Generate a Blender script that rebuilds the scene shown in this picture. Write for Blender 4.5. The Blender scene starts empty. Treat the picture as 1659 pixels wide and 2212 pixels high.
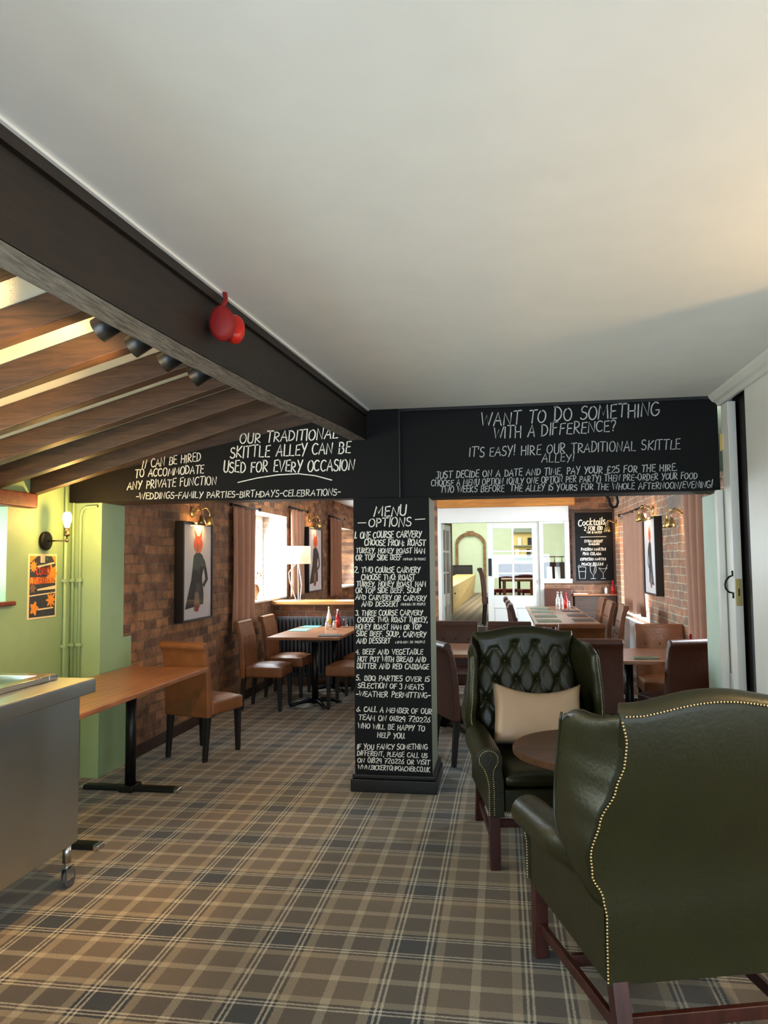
import bpy, bmesh, math, random
from mathutils import Vector, Matrix
random.seed(7)
C = bpy.context.scene.collection
PI = math.pi
R = math.radians

# ------------------------------------------------------------------ camera
cam = bpy.data.cameras.new('camera'); camo = bpy.data.objects.new('camera', cam); C.objects.link(camo)
cam.sensor_fit = 'VERTICAL'; cam.sensor_height = 24.0; cam.lens = 1620.0 / 2212.0 * 24.0
cam.clip_start = 0.05; cam.clip_end = 200
PITCH, YAW, ROLL = 6.52371393e-02, 1.55215415e-01, -9.59931089e-03
_f = Vector((-math.sin(YAW) * math.cos(PITCH), math.cos(YAW) * math.cos(PITCH), math.sin(PITCH)))
_r = Vector((math.cos(YAW), math.sin(YAW), 0)); _u = _r.cross(_f)
_r2 = _r * math.cos(ROLL) + _u * math.sin(ROLL); _u2 = -_r * math.sin(ROLL) + _u * math.cos(ROLL)
m = Matrix((_r2, _u2, -_f)).transposed().to_4x4(); m.translation = Vector((0, 0, 1.55))
camo.matrix_world = m
bpy.context.scene.camera = camo

# ------------------------------------------------------------------ exposure, sky, daylight
vs = bpy.context.scene.view_settings
vs.view_transform = 'Standard'; vs.look = 'None'; vs.gamma = 1.0; vs.use_curve_mapping = False
vs.exposure = 0.0
W = bpy.data.worlds.new('overcast_sky'); bpy.context.scene.world = W; W.use_nodes = True
bg = W.node_tree.nodes['Background']; bg.inputs[0].default_value = (0.86, 0.95, 1.0, 1); bg.inputs[1].default_value = 6.0

def area(name, loc, target, sx, sy, power, color):
    l = bpy.data.lights.new(name, 'AREA'); l.shape = 'RECTANGLE'; l.size = sx; l.size_y = sy; l.energy = power; l.color = color
    o = bpy.data.objects.new(name, l); C.objects.link(o); o.location = loc
    o.rotation_euler = (Vector(target) - Vector(loc)).to_track_quat('-Z', 'Y').to_euler()
    return o
def point(name, loc, power, color, r=0.04):
    l = bpy.data.lights.new(name, 'POINT'); l.energy = power; l.color = color; l.shadow_soft_size = r
    o = bpy.data.objects.new(name, l); C.objects.link(o); o.location = loc
    return o
def spot(name, loc, target, power, color, ang, blend=0.5, r=0.03):
    l = bpy.data.lights.new(name, 'SPOT'); l.energy = power; l.color = color; l.spot_size = R(ang); l.spot_blend = blend; l.shadow_soft_size = r
    o = bpy.data.objects.new(name, l); C.objects.link(o); o.location = loc
    o.rotation_euler = (Vector(target) - Vector(loc)).to_track_quat('-Z', 'Y').to_euler()
    return o
DAY = (0.72, 0.88, 1.0); WARM = (1.0, 0.62, 0.24); WARMER = (1.0, 0.72, 0.42)
# daylight from the windows at left; fills added behind the camera and at right
area('fill_behind_camera', (0.3, -2.6, 1.1), (0.2, 2.4, 2.5), 2.6, 1.3, 158, DAY)  # unseen area light added behind the camera, tilted up to brighten the ceiling
area('daylight_window_near_left', (-3.05, 1.55, 1.45), (0.8, 2.2, 1.25), 1.2, 1.0, 52, DAY)
area('daylight_window_beside_sconce', (-3.47, 3.85, 1.64), (-2.5, 3.85, 1.6), 0.95, 0.5, 10, (0.55, 0.95, 1.0))
area('fill_from_right', (2.35, 0.2, 1.3), (-2.6, 4.2, 1.2), 1.0, 1.8, 26, DAY)  # unseen cool fill added to brighten the left wall and cart
# daylight through the windows of the dining area, then a fill added to the far room
area('daylight_window_left_wall', (-3.40, 9.25, 1.66), (-1.0, 9.0, 0.9), 1.3, 0.95, 300, DAY)
area('daylight_window_left_far', (-3.25, 14.1, 1.6), (-1.5, 13.6, 1.0), 1.2, 1.0, 120, DAY)
area('daylight_window_right_wall', (2.02, 10.1, 1.5), (0.0, 9.4, 0.8), 1.5, 1.2, 260, DAY)
area('daylight_window_right_near', (2.02, 6.55, 1.5), (0.0, 6.6, 0.7), 0.7, 1.2, 190, DAY)
area('fill_far_room_overhead', (0.0, 18.5, 3.5), (0.0, 18.5, 0.5), 4.5, 10.0, 620, (1.0, 0.95, 0.80))  # overhead area light added to brighten the far room
# warm lamp in the alcove on the right, out of the picture
point('alcove_lamp_glow', (1.95, 2.40, 1.95), 40, WARM, 0.05)

# ------------------------------------------------------------------ materials
def mat(name, color, rough=0.6, metal=0.0, spec=0.5, bump=0.0, bscale=40.0, var=0.0, vscale=6.0, stretch=None, coat=0.0, emit=None, estr=0.0, detail=4.0):
    m = bpy.data.materials.new(name); m.use_nodes = True
    nt = m.node_tree; b = nt.nodes['Principled BSDF']
    b.inputs['Base Color'].default_value = (*color, 1); b.inputs['Roughness'].default_value = rough
    b.inputs['Metallic'].default_value = metal; b.inputs['Specular IOR Level'].default_value = spec
    b.inputs['Coat Weight'].default_value = coat
    if emit: b.inputs['Emission Color'].default_value = (*emit, 1); b.inputs['Emission Strength'].default_value = estr
    if bump or var:
        tc = nt.nodes.new('ShaderNodeTexCoord'); src = tc.outputs['Object']
        if stretch:
            mp = nt.nodes.new('ShaderNodeMapping'); mp.inputs['Scale'].default_value = stretch
            nt.links.new(src, mp.inputs[0]); src = mp.outputs[0]
    if var:
        n = nt.nodes.new('ShaderNodeTexNoise'); n.inputs['Scale'].default_value = vscale; n.inputs['Detail'].default_value = detail
        nt.links.new(src, n.inputs['Vector'])
        cr = nt.nodes.new('ShaderNodeValToRGB')
        lo = [max(0, c * (1 - var)) for c in color]; hi = [min(1, c * (1 + var)) for c in color]
        cr.color_ramp.elements[0].position = 0.3; cr.color_ramp.elements[0].color = (*lo, 1)
        cr.color_ramp.elements[1].position = 0.7; cr.color_ramp.elements[1].color = (*hi, 1)
        nt.links.new(n.outputs[0], cr.inputs[0]); nt.links.new(cr.outputs[0], b.inputs['Base Color'])
    if bump:
        n2 = nt.nodes.new('ShaderNodeTexNoise'); n2.inputs['Scale'].default_value = bscale; n2.inputs['Detail'].default_value = 3
        nt.links.new(src, n2.inputs['Vector'])
        bp = nt.nodes.new('ShaderNodeBump'); bp.inputs['Strength'].default_value = bump; bp.inputs['Distance'].default_value = 0.01
        nt.links.new(n2.outputs[0], bp.inputs['Height']); nt.links.new(bp.outputs[0], b.inputs['Normal'])
    return m

def srgb(r, g, b):
    f = lambda c: (c / 255 / 12.92) if c / 255 <= 0.04045 else ((c / 255 + 0.055) / 1.055) ** 2.4
    return (f(r), f(g), f(b))

def brick_mat(name, axis, c1, c2, mortar, dark=0.5, bh=0.078, bw=0.225):
    m = bpy.data.materials.new(name); m.use_nodes = True
    nt = m.node_tree; b = nt.nodes['Principled BSDF']; b.inputs['Roughness'].default_value = 0.85
    g = nt.nodes.new('ShaderNodeNewGeometry'); s = nt.nodes.new('ShaderNodeSeparateXYZ'); c = nt.nodes.new('ShaderNodeCombineXYZ')
    nt.links.new(g.outputs['Position'], s.inputs[0])
    nt.links.new(s.outputs[axis], c.inputs[0]); nt.links.new(s.outputs['Z'], c.inputs[1])
    wn = nt.nodes.new('ShaderNodeTexNoise'); wn.inputs['Scale'].default_value = 5; nt.links.new(g.outputs['Position'], wn.inputs['Vector'])
    ws = nt.nodes.new('ShaderNodeVectorMath'); ws.operation = 'SCALE'; ws.inputs['Scale'].default_value = 0.03
    nt.links.new(wn.outputs['Color'], ws.inputs[0])
    ad = nt.nodes.new('ShaderNodeVectorMath'); nt.links.new(c.outputs[0], ad.inputs[0]); nt.links.new(ws.outputs[0], ad.inputs[1])
    bt = nt.nodes.new('ShaderNodeTexBrick'); nt.links.new(ad.outputs[0], bt.inputs['Vector'])
    bt.inputs['Scale'].default_value = 1.0; bt.inputs['Brick Width'].default_value = bw; bt.inputs['Row Height'].default_value = bh
    bt.inputs['Mortar Size'].default_value = 0.007; bt.inputs['Mortar Smooth'].default_value = 0.3; bt.inputs['Bias'].default_value = 0.0
    bt.inputs['Color1'].default_value = (*c1, 1); bt.inputs['Color2'].default_value = (*c2, 1); bt.inputs['Mortar'].default_value = (*mortar, 1)
    n = nt.nodes.new('ShaderNodeTexNoise'); n.inputs['Scale'].default_value = 7; n.inputs['Detail'].default_value = 6; n.inputs['Roughness'].default_value = 0.7
    nt.links.new(g.outputs['Position'], n.inputs['Vector'])
    cr = nt.nodes.new('ShaderNodeValToRGB'); cr.color_ramp.elements[0].position = 0.32; cr.color_ramp.elements[0].color = (dark, dark, dark, 1)
    cr.color_ramp.elements[1].position = 0.68; cr.color_ramp.elements[1].color = (1.25, 1.2, 1.12, 1)
    nt.links.new(n.outputs[0], cr.inputs[0])
    mx = nt.nodes.new('ShaderNodeMix'); mx.data_type = 'RGBA'; mx.blend_type = 'MULTIPLY'; mx.inputs[0].default_value = 1.0
    nt.links.new(bt.outputs['Color'], mx.inputs[6]); nt.links.new(cr.outputs[0], mx.inputs[7]); nt.links.new(mx.outputs[2], b.inputs['Base Color'])
    iv = nt.nodes.new('ShaderNodeMath'); iv.operation = 'MULTIPLY_ADD'; iv.inputs[1].default_value = -1.0
    nt.links.new(bt.outputs['Fac'], iv.inputs[0]); nt.links.new(n.outputs[0], iv.inputs[2])
    bp = nt.nodes.new('ShaderNodeBump'); bp.inputs['Strength'].default_value = 0.8; bp.inputs['Distance'].default_value = 0.012
    nt.links.new(iv.outputs[0], bp.inputs['Height']); nt.links.new(bp.outputs[0], b.inputs['Normal'])
    return m

def wood_mat(name, c1, c2, scale=(1, 14, 14), rough=0.4, bump=0.15, nscale=3.0, spec=0.5):
    m = bpy.data.materials.new(name); m.use_nodes = True
    nt = m.node_tree; b = nt.nodes['Principled BSDF']; b.inputs['Roughness'].default_value = rough; b.inputs['Specular IOR Level'].default_value = spec
    tc = nt.nodes.new('ShaderNodeTexCoord'); mp = nt.nodes.new('ShaderNodeMapping'); mp.inputs['Scale'].default_value = scale
    nt.links.new(tc.outputs['Object'], mp.inputs[0])
    n = nt.nodes.new('ShaderNodeTexNoise'); n.inputs['Scale'].default_value = nscale; n.inputs['Detail'].default_value = 8; n.inputs['Roughness'].default_value = 0.65; n.inputs['Distortion'].default_value = 0.6
    nt.links.new(mp.outputs[0], n.inputs['Vector'])
    cr = nt.nodes.new('ShaderNodeValToRGB'); cr.color_ramp.elements[0].position = 0.35; cr.color_ramp.elements[0].color = (*c1, 1)
    cr.color_ramp.elements[1].position = 0.65; cr.color_ramp.elements[1].color = (*c2, 1)
    nt.links.new(n.outputs[0], cr.inputs[0]); nt.links.new(cr.outputs[0], b.inputs['Base Color'])
    bp = nt.nodes.new('ShaderNodeBump'); bp.inputs['Strength'].default_value = bump; bp.inputs['Distance'].default_value = 0.005
    nt.links.new(n.outputs[0], bp.inputs['Height']); nt.links.new(bp.outputs[0], b.inputs['Normal'])
    return m

def carpet_mat():
    m = bpy.data.materials.new('tartan_carpet'); m.use_nodes = True
    nt = m.node_tree; b = nt.nodes['Principled BSDF']; b.inputs['Roughness'].default_value = 0.95; b.inputs['Specular IOR Level'].default_value = 0.15
    b.inputs['Sheen Weight'].default_value = 0.25; b.inputs['Sheen Roughness'].default_value = 0.5
    g = nt.nodes.new('ShaderNodeNewGeometry'); s = nt.nodes.new('ShaderNodeSeparateXYZ')
    wn = nt.nodes.new('ShaderNodeTexNoise'); wn.inputs['Scale'].default_value = 90; nt.links.new(g.outputs['Position'], wn.inputs['Vector'])
    ws = nt.nodes.new('ShaderNodeVectorMath'); ws.operation = 'SCALE'; ws.inputs['Scale'].default_value = 0.008; nt.links.new(wn.outputs['Color'], ws.inputs[0])
    ad = nt.nodes.new('ShaderNodeVectorMath'); nt.links.new(g.outputs['Position'], ad.inputs[0]); nt.links.new(ws.outputs[0], ad.inputs[1])
    nt.links.new(ad.outputs[0], s.inputs[0])
    def math_(op, a, bv=None, cv=None):
        n = nt.nodes.new('ShaderNodeMath'); n.operation = op
        for i, v in enumerate((a, bv, cv)):
            if v is None: continue
            if isinstance(v, (int, float)): n.inputs[i].default_value = v
            else: nt.links.new(v, n.inputs[i])
        return n.outputs[0]
    P = 0.523
    # the strip beyond the opening was laid slightly askew
    over = math_('MAXIMUM', math_('SUBTRACT', s.outputs['Y'], 5.25), 0.0)
    xx = math_('MULTIPLY_ADD', over, -0.035, s.outputs['X'])
    def band(v, off):
        u = math_('FRACT', math_('ADD', math_('DIVIDE', v, P), off + 0.5))
        a = math_('MULTIPLY', math_('ABSOLUTE', math_('SUBTRACT', u, 0.5)), 2.0)
        cr = nt.nodes.new('ShaderNodeValToRGB'); r = cr.color_ramp; r.interpolation = 'CONSTANT'
        dk = (0.010, 0.010, 0.011); li = (0.50, 0.45, 0.36); be = (0.31, 0.25, 0.165); br = (0.118, 0.083, 0.048); mid = (0.36, 0.30, 0.21); blk = (0.006, 0.006, 0.007); ch = (0.020, 0.019, 0.018)
        st = [(0.0, ch), (0.20, li), (0.235, blk), (0.275, li), (0.31, blk), (0.36, be), (0.50, br), (0.93, mid)]
        while len(r.elements) < len(st): r.elements.new(0.5)
        for e, (p, c) in zip(r.elements, st): e.position = p; e.color = (*c, 1)
        nt.links.new(a, cr.inputs[0]); return cr.outputs[0]
    A = band(xx, 3.7306); B = band(s.outputs['Y'], -5.9367)
    mx = nt.nodes.new('ShaderNodeMix'); mx.data_type = 'RGBA'; mx.inputs[0].default_value = 0.5
    nt.links.new(A, mx.inputs[6]); nt.links.new(B, mx.inputs[7])
    n = nt.nodes.new('ShaderNodeTexNoise'); n.inputs['Scale'].default_value = 260; n.inputs['Detail'].default_value = 2; nt.links.new(g.outputs['Position'], n.inputs['Vector'])
    cr = nt.nodes.new('ShaderNodeValToRGB'); cr.color_ramp.elements[0].position = 0.3; cr.color_ramp.elements[0].color = (0.65, 0.65, 0.65, 1); cr.color_ramp.elements[1].position = 0.7; cr.color_ramp.elements[1].color = (1.35, 1.35, 1.35, 1)
    nt.links.new(n.outputs[0], cr.inputs[0])
    m2 = nt.nodes.new('ShaderNodeMix'); m2.data_type = 'RGBA'; m2.blend_type = 'MULTIPLY'; m2.inputs[0].default_value = 1
    nt.links.new(mx.outputs[2], m2.inputs[6]); nt.links.new(cr.outputs[0], m2.inputs[7]); nt.links.new(m2.outputs[2], b.inputs['Base Color'])
    bp = nt.nodes.new('ShaderNodeBump'); bp.inputs['Strength'].default_value = 0.4; bp.inputs['Distance'].default_value = 0.004
    nt.links.new(n.outputs[0], bp.inputs['Height']); nt.links.new(bp.outputs[0], b.inputs['Normal'])
    return m

def glass_mat(name, tint=(1, 1, 1), gloss=0.035):
    m = bpy.data.materials.new(name); m.use_nodes = True; nt = m.node_tree
    for n in list(nt.nodes):
        if n.type != 'OUTPUT_MATERIAL': nt.nodes.remove(n)
    out = nt.nodes['Material Output']
    t = nt.nodes.new('ShaderNodeBsdfTransparent'); t.inputs[0].default_value = (*tint, 1)
    gl = nt.nodes.new('ShaderNodeBsdfGlossy'); gl.inputs['Roughness'].default_value = 0.02
    mx = nt.nodes.new('ShaderNodeMixShader'); mx.inputs[0].default_value = gloss
    nt.links.new(t.outputs[0], mx.inputs[1]); nt.links.new(gl.outputs[0], mx.inputs[2]); nt.links.new(mx.outputs[0], out.inputs[0])
    return m

M = {}
M['carpet'] = carpet_mat()
M['ceiling'] = mat('white_plaster_ceiling', srgb(232, 230, 225), 0.8, bump=0.15, bscale=3, var=0.02)
M['cream_plaster'] = mat('cream_plaster', srgb(235, 228, 205), 0.8, bump=0.3, bscale=8, var=0.04)
M['sage'] = mat('sage_green_paint', srgb(150, 180, 136), 0.55, bump=0.35, bscale=7, var=0.04)
M['mint'] = mat('mint_green_paint', srgb(194, 212, 192), 0.6, bump=0.35, bscale=9, var=0.03)
M['mint_far'] = mat('pale_mint_paint', srgb(202, 220, 200), 0.7, var=0.03)
M['white_paint'] = mat('white_gloss_paint', srgb(226, 224, 218), 0.32, bump=0.05, bscale=6, var=0.02)
M['grey_sage'] = mat('grey_sage_paint', srgb(128, 132, 112), 0.6, bump=0.2, bscale=9, var=0.05)
M['chalk_black'] = mat('blackboard_paint', srgb(11, 11, 12), 0.65, spec=0.2, bump=0.12, bscale=18, var=0.12, vscale=3)
M['black_gloss'] = mat('black_gloss_paint', srgb(22, 21, 22), 0.35, bump=0.1, bscale=12, var=0.1)
M['black_gap'] = mat('dark_gap_shade', srgb(20, 14, 12), 0.6, var=0.2)  # the shade inside the gap is put into this colour
M['chalk'] = mat('white_chalk', srgb(238, 234, 224), 0.9, var=0.12, vscale=60)
M['chalk_grey'] = mat('grey_chalk', srgb(190, 190, 188), 0.9, var=0.2, vscale=60)
M['beam'] = wood_mat('dark_stained_beam', srgb(24, 17, 12), srgb(40, 30, 22), (12, 1.2, 12), 0.5, 0.4, 3)
M['beam_worn'] = wood_mat('worn_beam_underside', srgb(46, 38, 33), srgb(122, 113, 106), (34, 3.0, 34), 0.7, 0.6, 3)
M['rafter'] = wood_mat('brown_stained_rafter', srgb(54, 36, 25), srgb(84, 57, 38), (1.2, 12, 12), 0.5, 0.4, 3)
M['lintel_red'] = wood_mat('red_brown_timber', srgb(88, 36, 28), srgb(128, 60, 44), (2, 12, 12), 0.55, 0.3, 3)
M['header_under'] = wood_mat('dark_brown_timber', srgb(48, 32, 24), srgb(72, 48, 34), (1.2, 10, 10), 0.6, 0.3, 3)
M['brick_x'] = brick_mat('old_red_brick', 'Y', srgb(190, 136, 96), srgb(112, 80, 66), srgb(146, 116, 90), 0.42)
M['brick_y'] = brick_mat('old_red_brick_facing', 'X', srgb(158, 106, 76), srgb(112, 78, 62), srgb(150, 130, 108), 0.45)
M['brick_pale_y'] = brick_mat('pale_brick_reveal', 'X', srgb(182, 140, 116), srgb(150, 134, 124), srgb(200, 190, 176), 0.55)  # paler bricks and mortar than the surrounding wall
M['brick_pale_x'] = brick_mat('weathered_brick', 'Y', srgb(182, 128, 98), srgb(146, 122, 104), srgb(196, 180, 158), 0.5)
M['table_wood'] = wood_mat('walnut_laminate', srgb(122, 78, 52), srgb(166, 112, 78), (14, 1.0, 14), 0.32, 0.05, 2.5)
M['table_wood_x'] = wood_mat('oak_laminate', srgb(122, 76, 48), srgb(162, 108, 72), (1.0, 14, 14), 0.3, 0.05, 2.5)
M['round_wood'] = wood_mat('dark_varnished_tabletop', srgb(58, 38, 26), srgb(88, 58, 36), (1.5, 7, 7), 0.3, 0.08, 3)
M['ledge_wood'] = wood_mat('pine_ledge', srgb(176, 118, 64), srgb(206, 148, 86), (1, 12, 12), 0.35, 0.1, 3)
M['orange_beam'] = wood_mat('orange_pine_beam', srgb(150, 88, 30), srgb(196, 128, 52), (1, 10, 10), 0.45, 0.2, 2.5)
M['pine'] = wood_mat('pale_pine', srgb(190, 160, 104), srgb(214, 186, 128), (8, 1, 8), 0.45, 0.1, 2.5)
M['black_metal'] = mat('black_metal', srgb(18, 18, 20), 0.4, 0.3, bump=0.05)
M['steel'] = mat('brushed_steel', (0.52, 0.52, 0.50), 0.30, 1.0, bump=0.06, bscale=10, stretch=(1, 1, 30))
M['steel_bright'] = mat('polished_steel', (0.72, 0.72, 0.70), 0.18, 1.0)
M['brass'] = mat('aged_brass', (0.34, 0.25, 0.11), 0.35, 1.0)
M['brass_plate'] = mat('brass_lock_plate', (0.62, 0.47, 0.18), 0.35, 0.9)
M['leg_dark'] = mat('black_stained_legs', srgb(24, 20, 19), 0.45)
M['mahogany'] = wood_mat('dark_mahogany', srgb(48, 20, 16), srgb(70, 32, 26), (8, 8, 1), 0.35, 0.1, 3)
M['brown_leather'] = mat('tan_brown_leather', srgb(128, 80, 46), 0.42, bump=0.25, bscale=60, var=0.16, vscale=9)
M['dark_leather'] = mat('dark_brown_leather', srgb(78, 42, 30), 0.42, bump=0.2, bscale=60, var=0.14, vscale=9)
M['green_leather'] = mat('racing_green_leather', srgb(35, 35, 13), 0.38, spec=0.42, bump=0.12, bscale=70, var=0.10, vscale=7)
M['nail'] = mat('brass_nailheads', (0.60, 0.47, 0.26), 0.3, 1.0)
M['pillow'] = mat('beige_leatherette', srgb(174, 147, 120), 0.42, bump=0.2, bscale=16, var=0.05)
M['curtain'] = mat('dusty_pink_curtain', srgb(176, 130, 106), 0.75, bump=0.1, bscale=80, var=0.05)
M['frame_black'] = mat('black_picture_frame', srgb(16, 14, 14), 0.35)
M['paper'] = mat('white_print_paper', srgb(225, 215, 215), 0.6)
M['poster_navy'] = mat('poster_dark_blue', srgb(52, 54, 66), 0.5, var=0.2, vscale=30)
M['poster_orange'] = mat('poster_orange', srgb(240, 150, 50), 0.5, var=0.15, vscale=40)
M['poster_red'] = mat('poster_red', srgb(200, 70, 40), 0.5)
M['poster_cream'] = mat('poster_cream', srgb(245, 225, 175), 0.5)
M['poster_green'] = mat('poster_green', srgb(90, 130, 70), 0.5)
M['art_orange'] = mat('print_orange_fur', srgb(225, 95, 45), 0.6, var=0.25, vscale=30)
M['art_dark'] = mat('print_black_leather', srgb(36, 36, 38), 0.6, var=0.4, vscale=25)
M['art_brown'] = mat('print_brown', srgb(132, 100, 80), 0.6, var=0.2, vscale=25)
M['art_red'] = mat('print_red', srgb(160, 40, 40), 0.6)
M['red_plastic'] = mat('red_plastic', srgb(196, 34, 22), 0.35)
M['red_dark'] = mat('red_foam_rubber', srgb(140, 16, 14), 0.6)
M['bulb'] = mat('lit_filament_bulb', (1, 0.85, 0.6), 0.3, emit=(1.0, 0.78, 0.45), estr=14)
M['bulb_small'] = mat('lit_small_bulb', (1, 0.85, 0.6), 0.3, emit=(1.0, 0.75, 0.4), estr=6)
M['shade'] = mat('lit_lamp_shade', srgb(250, 240, 215), 0.8, emit=(1.0, 0.80, 0.48), estr=0.5)
M['glass'] = glass_mat('clear_glass')
M['glass_dark'] = glass_mat('display_glass', (0.75, 0.85, 0.85), 0.35)
M['radiator'] = mat('dark_grey_radiator', srgb(58, 58, 62), 0.45)
M['rad_white'] = mat('white_radiator', srgb(222, 226, 228), 0.4)
M['teal_mat'] = mat('turquoise_placemat', srgb(96, 176, 164), 0.6, var=0.1)
M['green_mat'] = mat('grey_green_placemat', srgb(120, 142, 122), 0.6, var=0.15)
M['slate'] = mat('dark_slate', srgb(40, 40, 44), 0.5)
M['ketchup'] = mat('red_sauce', srgb(170, 18, 22), 0.25)
M['white_plastic'] = mat('white_glazed', srgb(232, 230, 226), 0.25)
M['yellow_label'] = mat('yellow_label', srgb(225, 185, 90), 0.5)
M['rubber'] = mat('grey_rubber_wheel', srgb(70, 70, 72), 0.6)
M['navy'] = mat('black_upholstery', srgb(26, 28, 36), 0.6)
M['red_seat'] = mat('red_upholstery', srgb(150, 44, 40), 0.6)
M['orange_table'] = wood_mat('orange_pine_tabletop', srgb(190, 120, 46), srgb(220, 150, 70), (1, 10, 10), 0.4, 0.1, 2.5)
M['stone'] = mat('brown_stone_arch', srgb(128, 100, 74), 0.85, bump=0.5, bscale=14, var=0.35, vscale=9)
M['cream_cupboard'] = mat('cream_display', srgb(226, 206, 140), 0.6)
M['grey_blue'] = mat('grey_blue_paint', srgb(140, 158, 150), 0.6)
M['terracotta'] = mat('brown_dried_flower', srgb(150, 104, 62), 0.8, var=0.2, vscale=30)
M['iron'] = mat('black_iron', srgb(20, 16, 15), 0.45, 0.5)
M['card'] = mat('white_card', srgb(236, 238, 228), 0.6)
M['chrome_cap'] = mat('chrome_foot_cap', (0.6, 0.6, 0.62), 0.25, 1.0)

# ------------------------------------------------------------------ mesh helpers
class MB:
    def __init__(s): s.b = bmesh.new()
    def quad(s, pts):
        vs_ = [s.b.verts.new(Vector(p)) for p in pts]; s.b.faces.new(vs_); return s
    def hexa(s, p):      # p: 4 bottom points, 4 top points
        v = [s.b.verts.new(Vector(q)) for q in p]
        for f in ((3, 2, 1, 0), (4, 5, 6, 7), (0, 1, 5, 4), (1, 2, 6, 5), (2, 3, 7, 6), (3, 0, 4, 7)): s.b.faces.new([v[i] for i in f])
        return s
    def box(s, x0, x1, y0, y1, z0, z1):
        return s.hexa([(x0, y0, z0), (x1, y0, z0), (x1, y1, z0), (x0, y1, z0), (x0, y0, z1), (x1, y0, z1), (x1, y1, z1), (x0, y1, z1)])
    def tube(s, path, r, n=10, caps=True):
        path = [Vector(p) for p in path]; rs = r if isinstance(r, (list, tuple)) else [r] * len(path)
        rings = []; up = None
        for i, p in enumerate(path):
            t = (path[min(i + 1, len(path) - 1)] - path[max(i - 1, 0)]).normalized()
            if up is None:
                up = Vector((0, 0, 1)) if abs(t.z) < 0.9 else Vector((0, 1, 0))
            a = t.cross(up).normalized(); bb = a.cross(t).normalized(); up = bb
            rings.append([s.b.verts.new(p + rs[i] * (math.cos(2 * PI * k / n) * a + math.sin(2 * PI * k / n) * bb)) for k in range(n)])
        for i in range(len(rings) - 1):
            for k in range(n): s.b.faces.new([rings[i][k], rings[i][(k + 1) % n], rings[i + 1][(k + 1) % n], rings[i + 1][k]])
        if caps: s.b.faces.new(rings[0][::-1]); s.b.faces.new(rings[-1])
        return s
    def lathe(s, prof, n=24, c=(0, 0, 0), sx=1.0, sy=1.0):    # prof: (r, z) list
        c = Vector(c); rings = []
        for r, z in prof:
            if r < 1e-6: rings.append([s.b.verts.new(c + Vector((0, 0, z)))])
            else: rings.append([s.b.verts.new(c + Vector((sx * r * math.cos(2 * PI * k / n), sy * r * math.sin(2 * PI * k / n), z))) for k in range(n)])
        for a, d in zip(rings, rings[1:]):
            for k in range(n):
                q = [a[k % len(a)], a[(k + 1) % len(a)], d[(k + 1) % len(d)], d[k % len(d)]]
                u = []
                for v in q:
                    if v not in u: u.append(v)
                if len(u) > 2: s.b.faces.new(u)
        if len(rings[0]) > 1: s.b.faces.new(rings[0][::-1])
        if len(rings[-1]) > 1: s.b.faces.new(rings[-1])
        return s
    def ball(s, c, r, n=8):
        k = max(4, n // 2)
        rr = r if isinstance(r, (tuple, list)) else (r, r, r)
        prof = [(math.sin(PI * i / k), -math.cos(PI * i / k) * rr[2]) for i in range(k + 1)]
        prof[0] = (0, -rr[2]); prof[-1] = (0, rr[2])
        return s.lathe(prof, n, c, rr[0], rr[1])
    def prism(s, poly, axis, a, b):     # poly in the two remaining axes, extruded along axis
        def P(u, v, w):
            return {'x': (w, u, v), 'y': (u, w, v), 'z': (u, v, w)}[axis]
        A = [s.b.verts.new(P(u, v, a)) for u, v in poly]; B = [s.b.verts.new(P(u, v, b)) for u, v in poly]
        s.b.faces.new(A[::-1]); s.b.faces.new(B); n = len(poly)
        for i in range(n): s.b.faces.new([A[i], A[(i + 1) % n], B[(i + 1) % n], B[i]])
        return s
    def grid(s, fn, nu, nv, closed_u=False):
        V = [[s.b.verts.new(Vector(fn(i / (nu if closed_u else nu - 1), j / (nv - 1)))) for j in range(nv)] for i in range(nu)]
        for i in range(nu if closed_u else nu - 1):
            for j in range(nv - 1):
                k = (i + 1) % nu
                s.b.faces.new([V[i][j], V[k][j], V[k][j + 1], V[i][j + 1]])
        return V
    def xf(s, mtx):
        bmesh.ops.transform(s.b, matrix=mtx, verts=s.b.verts); return s
    def build(s, name, mt, parent=None, smooth=False, bevel=0.0, seg=2, sub=0, kind=None, weld=False):
        if weld: bmesh.ops.remove_doubles(s.b, verts=s.b.verts, dist=1e-5)
        bmesh.ops.recalc_face_normals(s.b, faces=s.b.faces)
        me = bpy.data.meshes.new(name); s.b.to_mesh(me); s.b.free()
        me.materials.append(M[mt] if isinstance(mt, str) else mt)
        if smooth:
            for p in me.polygons: p.use_smooth = True
        o = bpy.data.objects.new(name, me); C.objects.link(o)
        if parent: o.parent = parent
        if bevel:
            md = o.modifiers.new('bevel', 'BEVEL'); md.width = bevel; md.segments = seg; md.limit_method = 'ANGLE'; md.angle_limit = R(35)
            for p in me.polygons: p.use_smooth = True
            wn = o.modifiers.new('wn', 'WEIGHTED_NORMAL'); wn.keep_sharp = True
        if sub:
            md = o.modifiers.new('sub', 'SUBSURF'); md.levels = sub; md.render_levels = sub
        if kind: o['kind'] = kind
        return o

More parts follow.
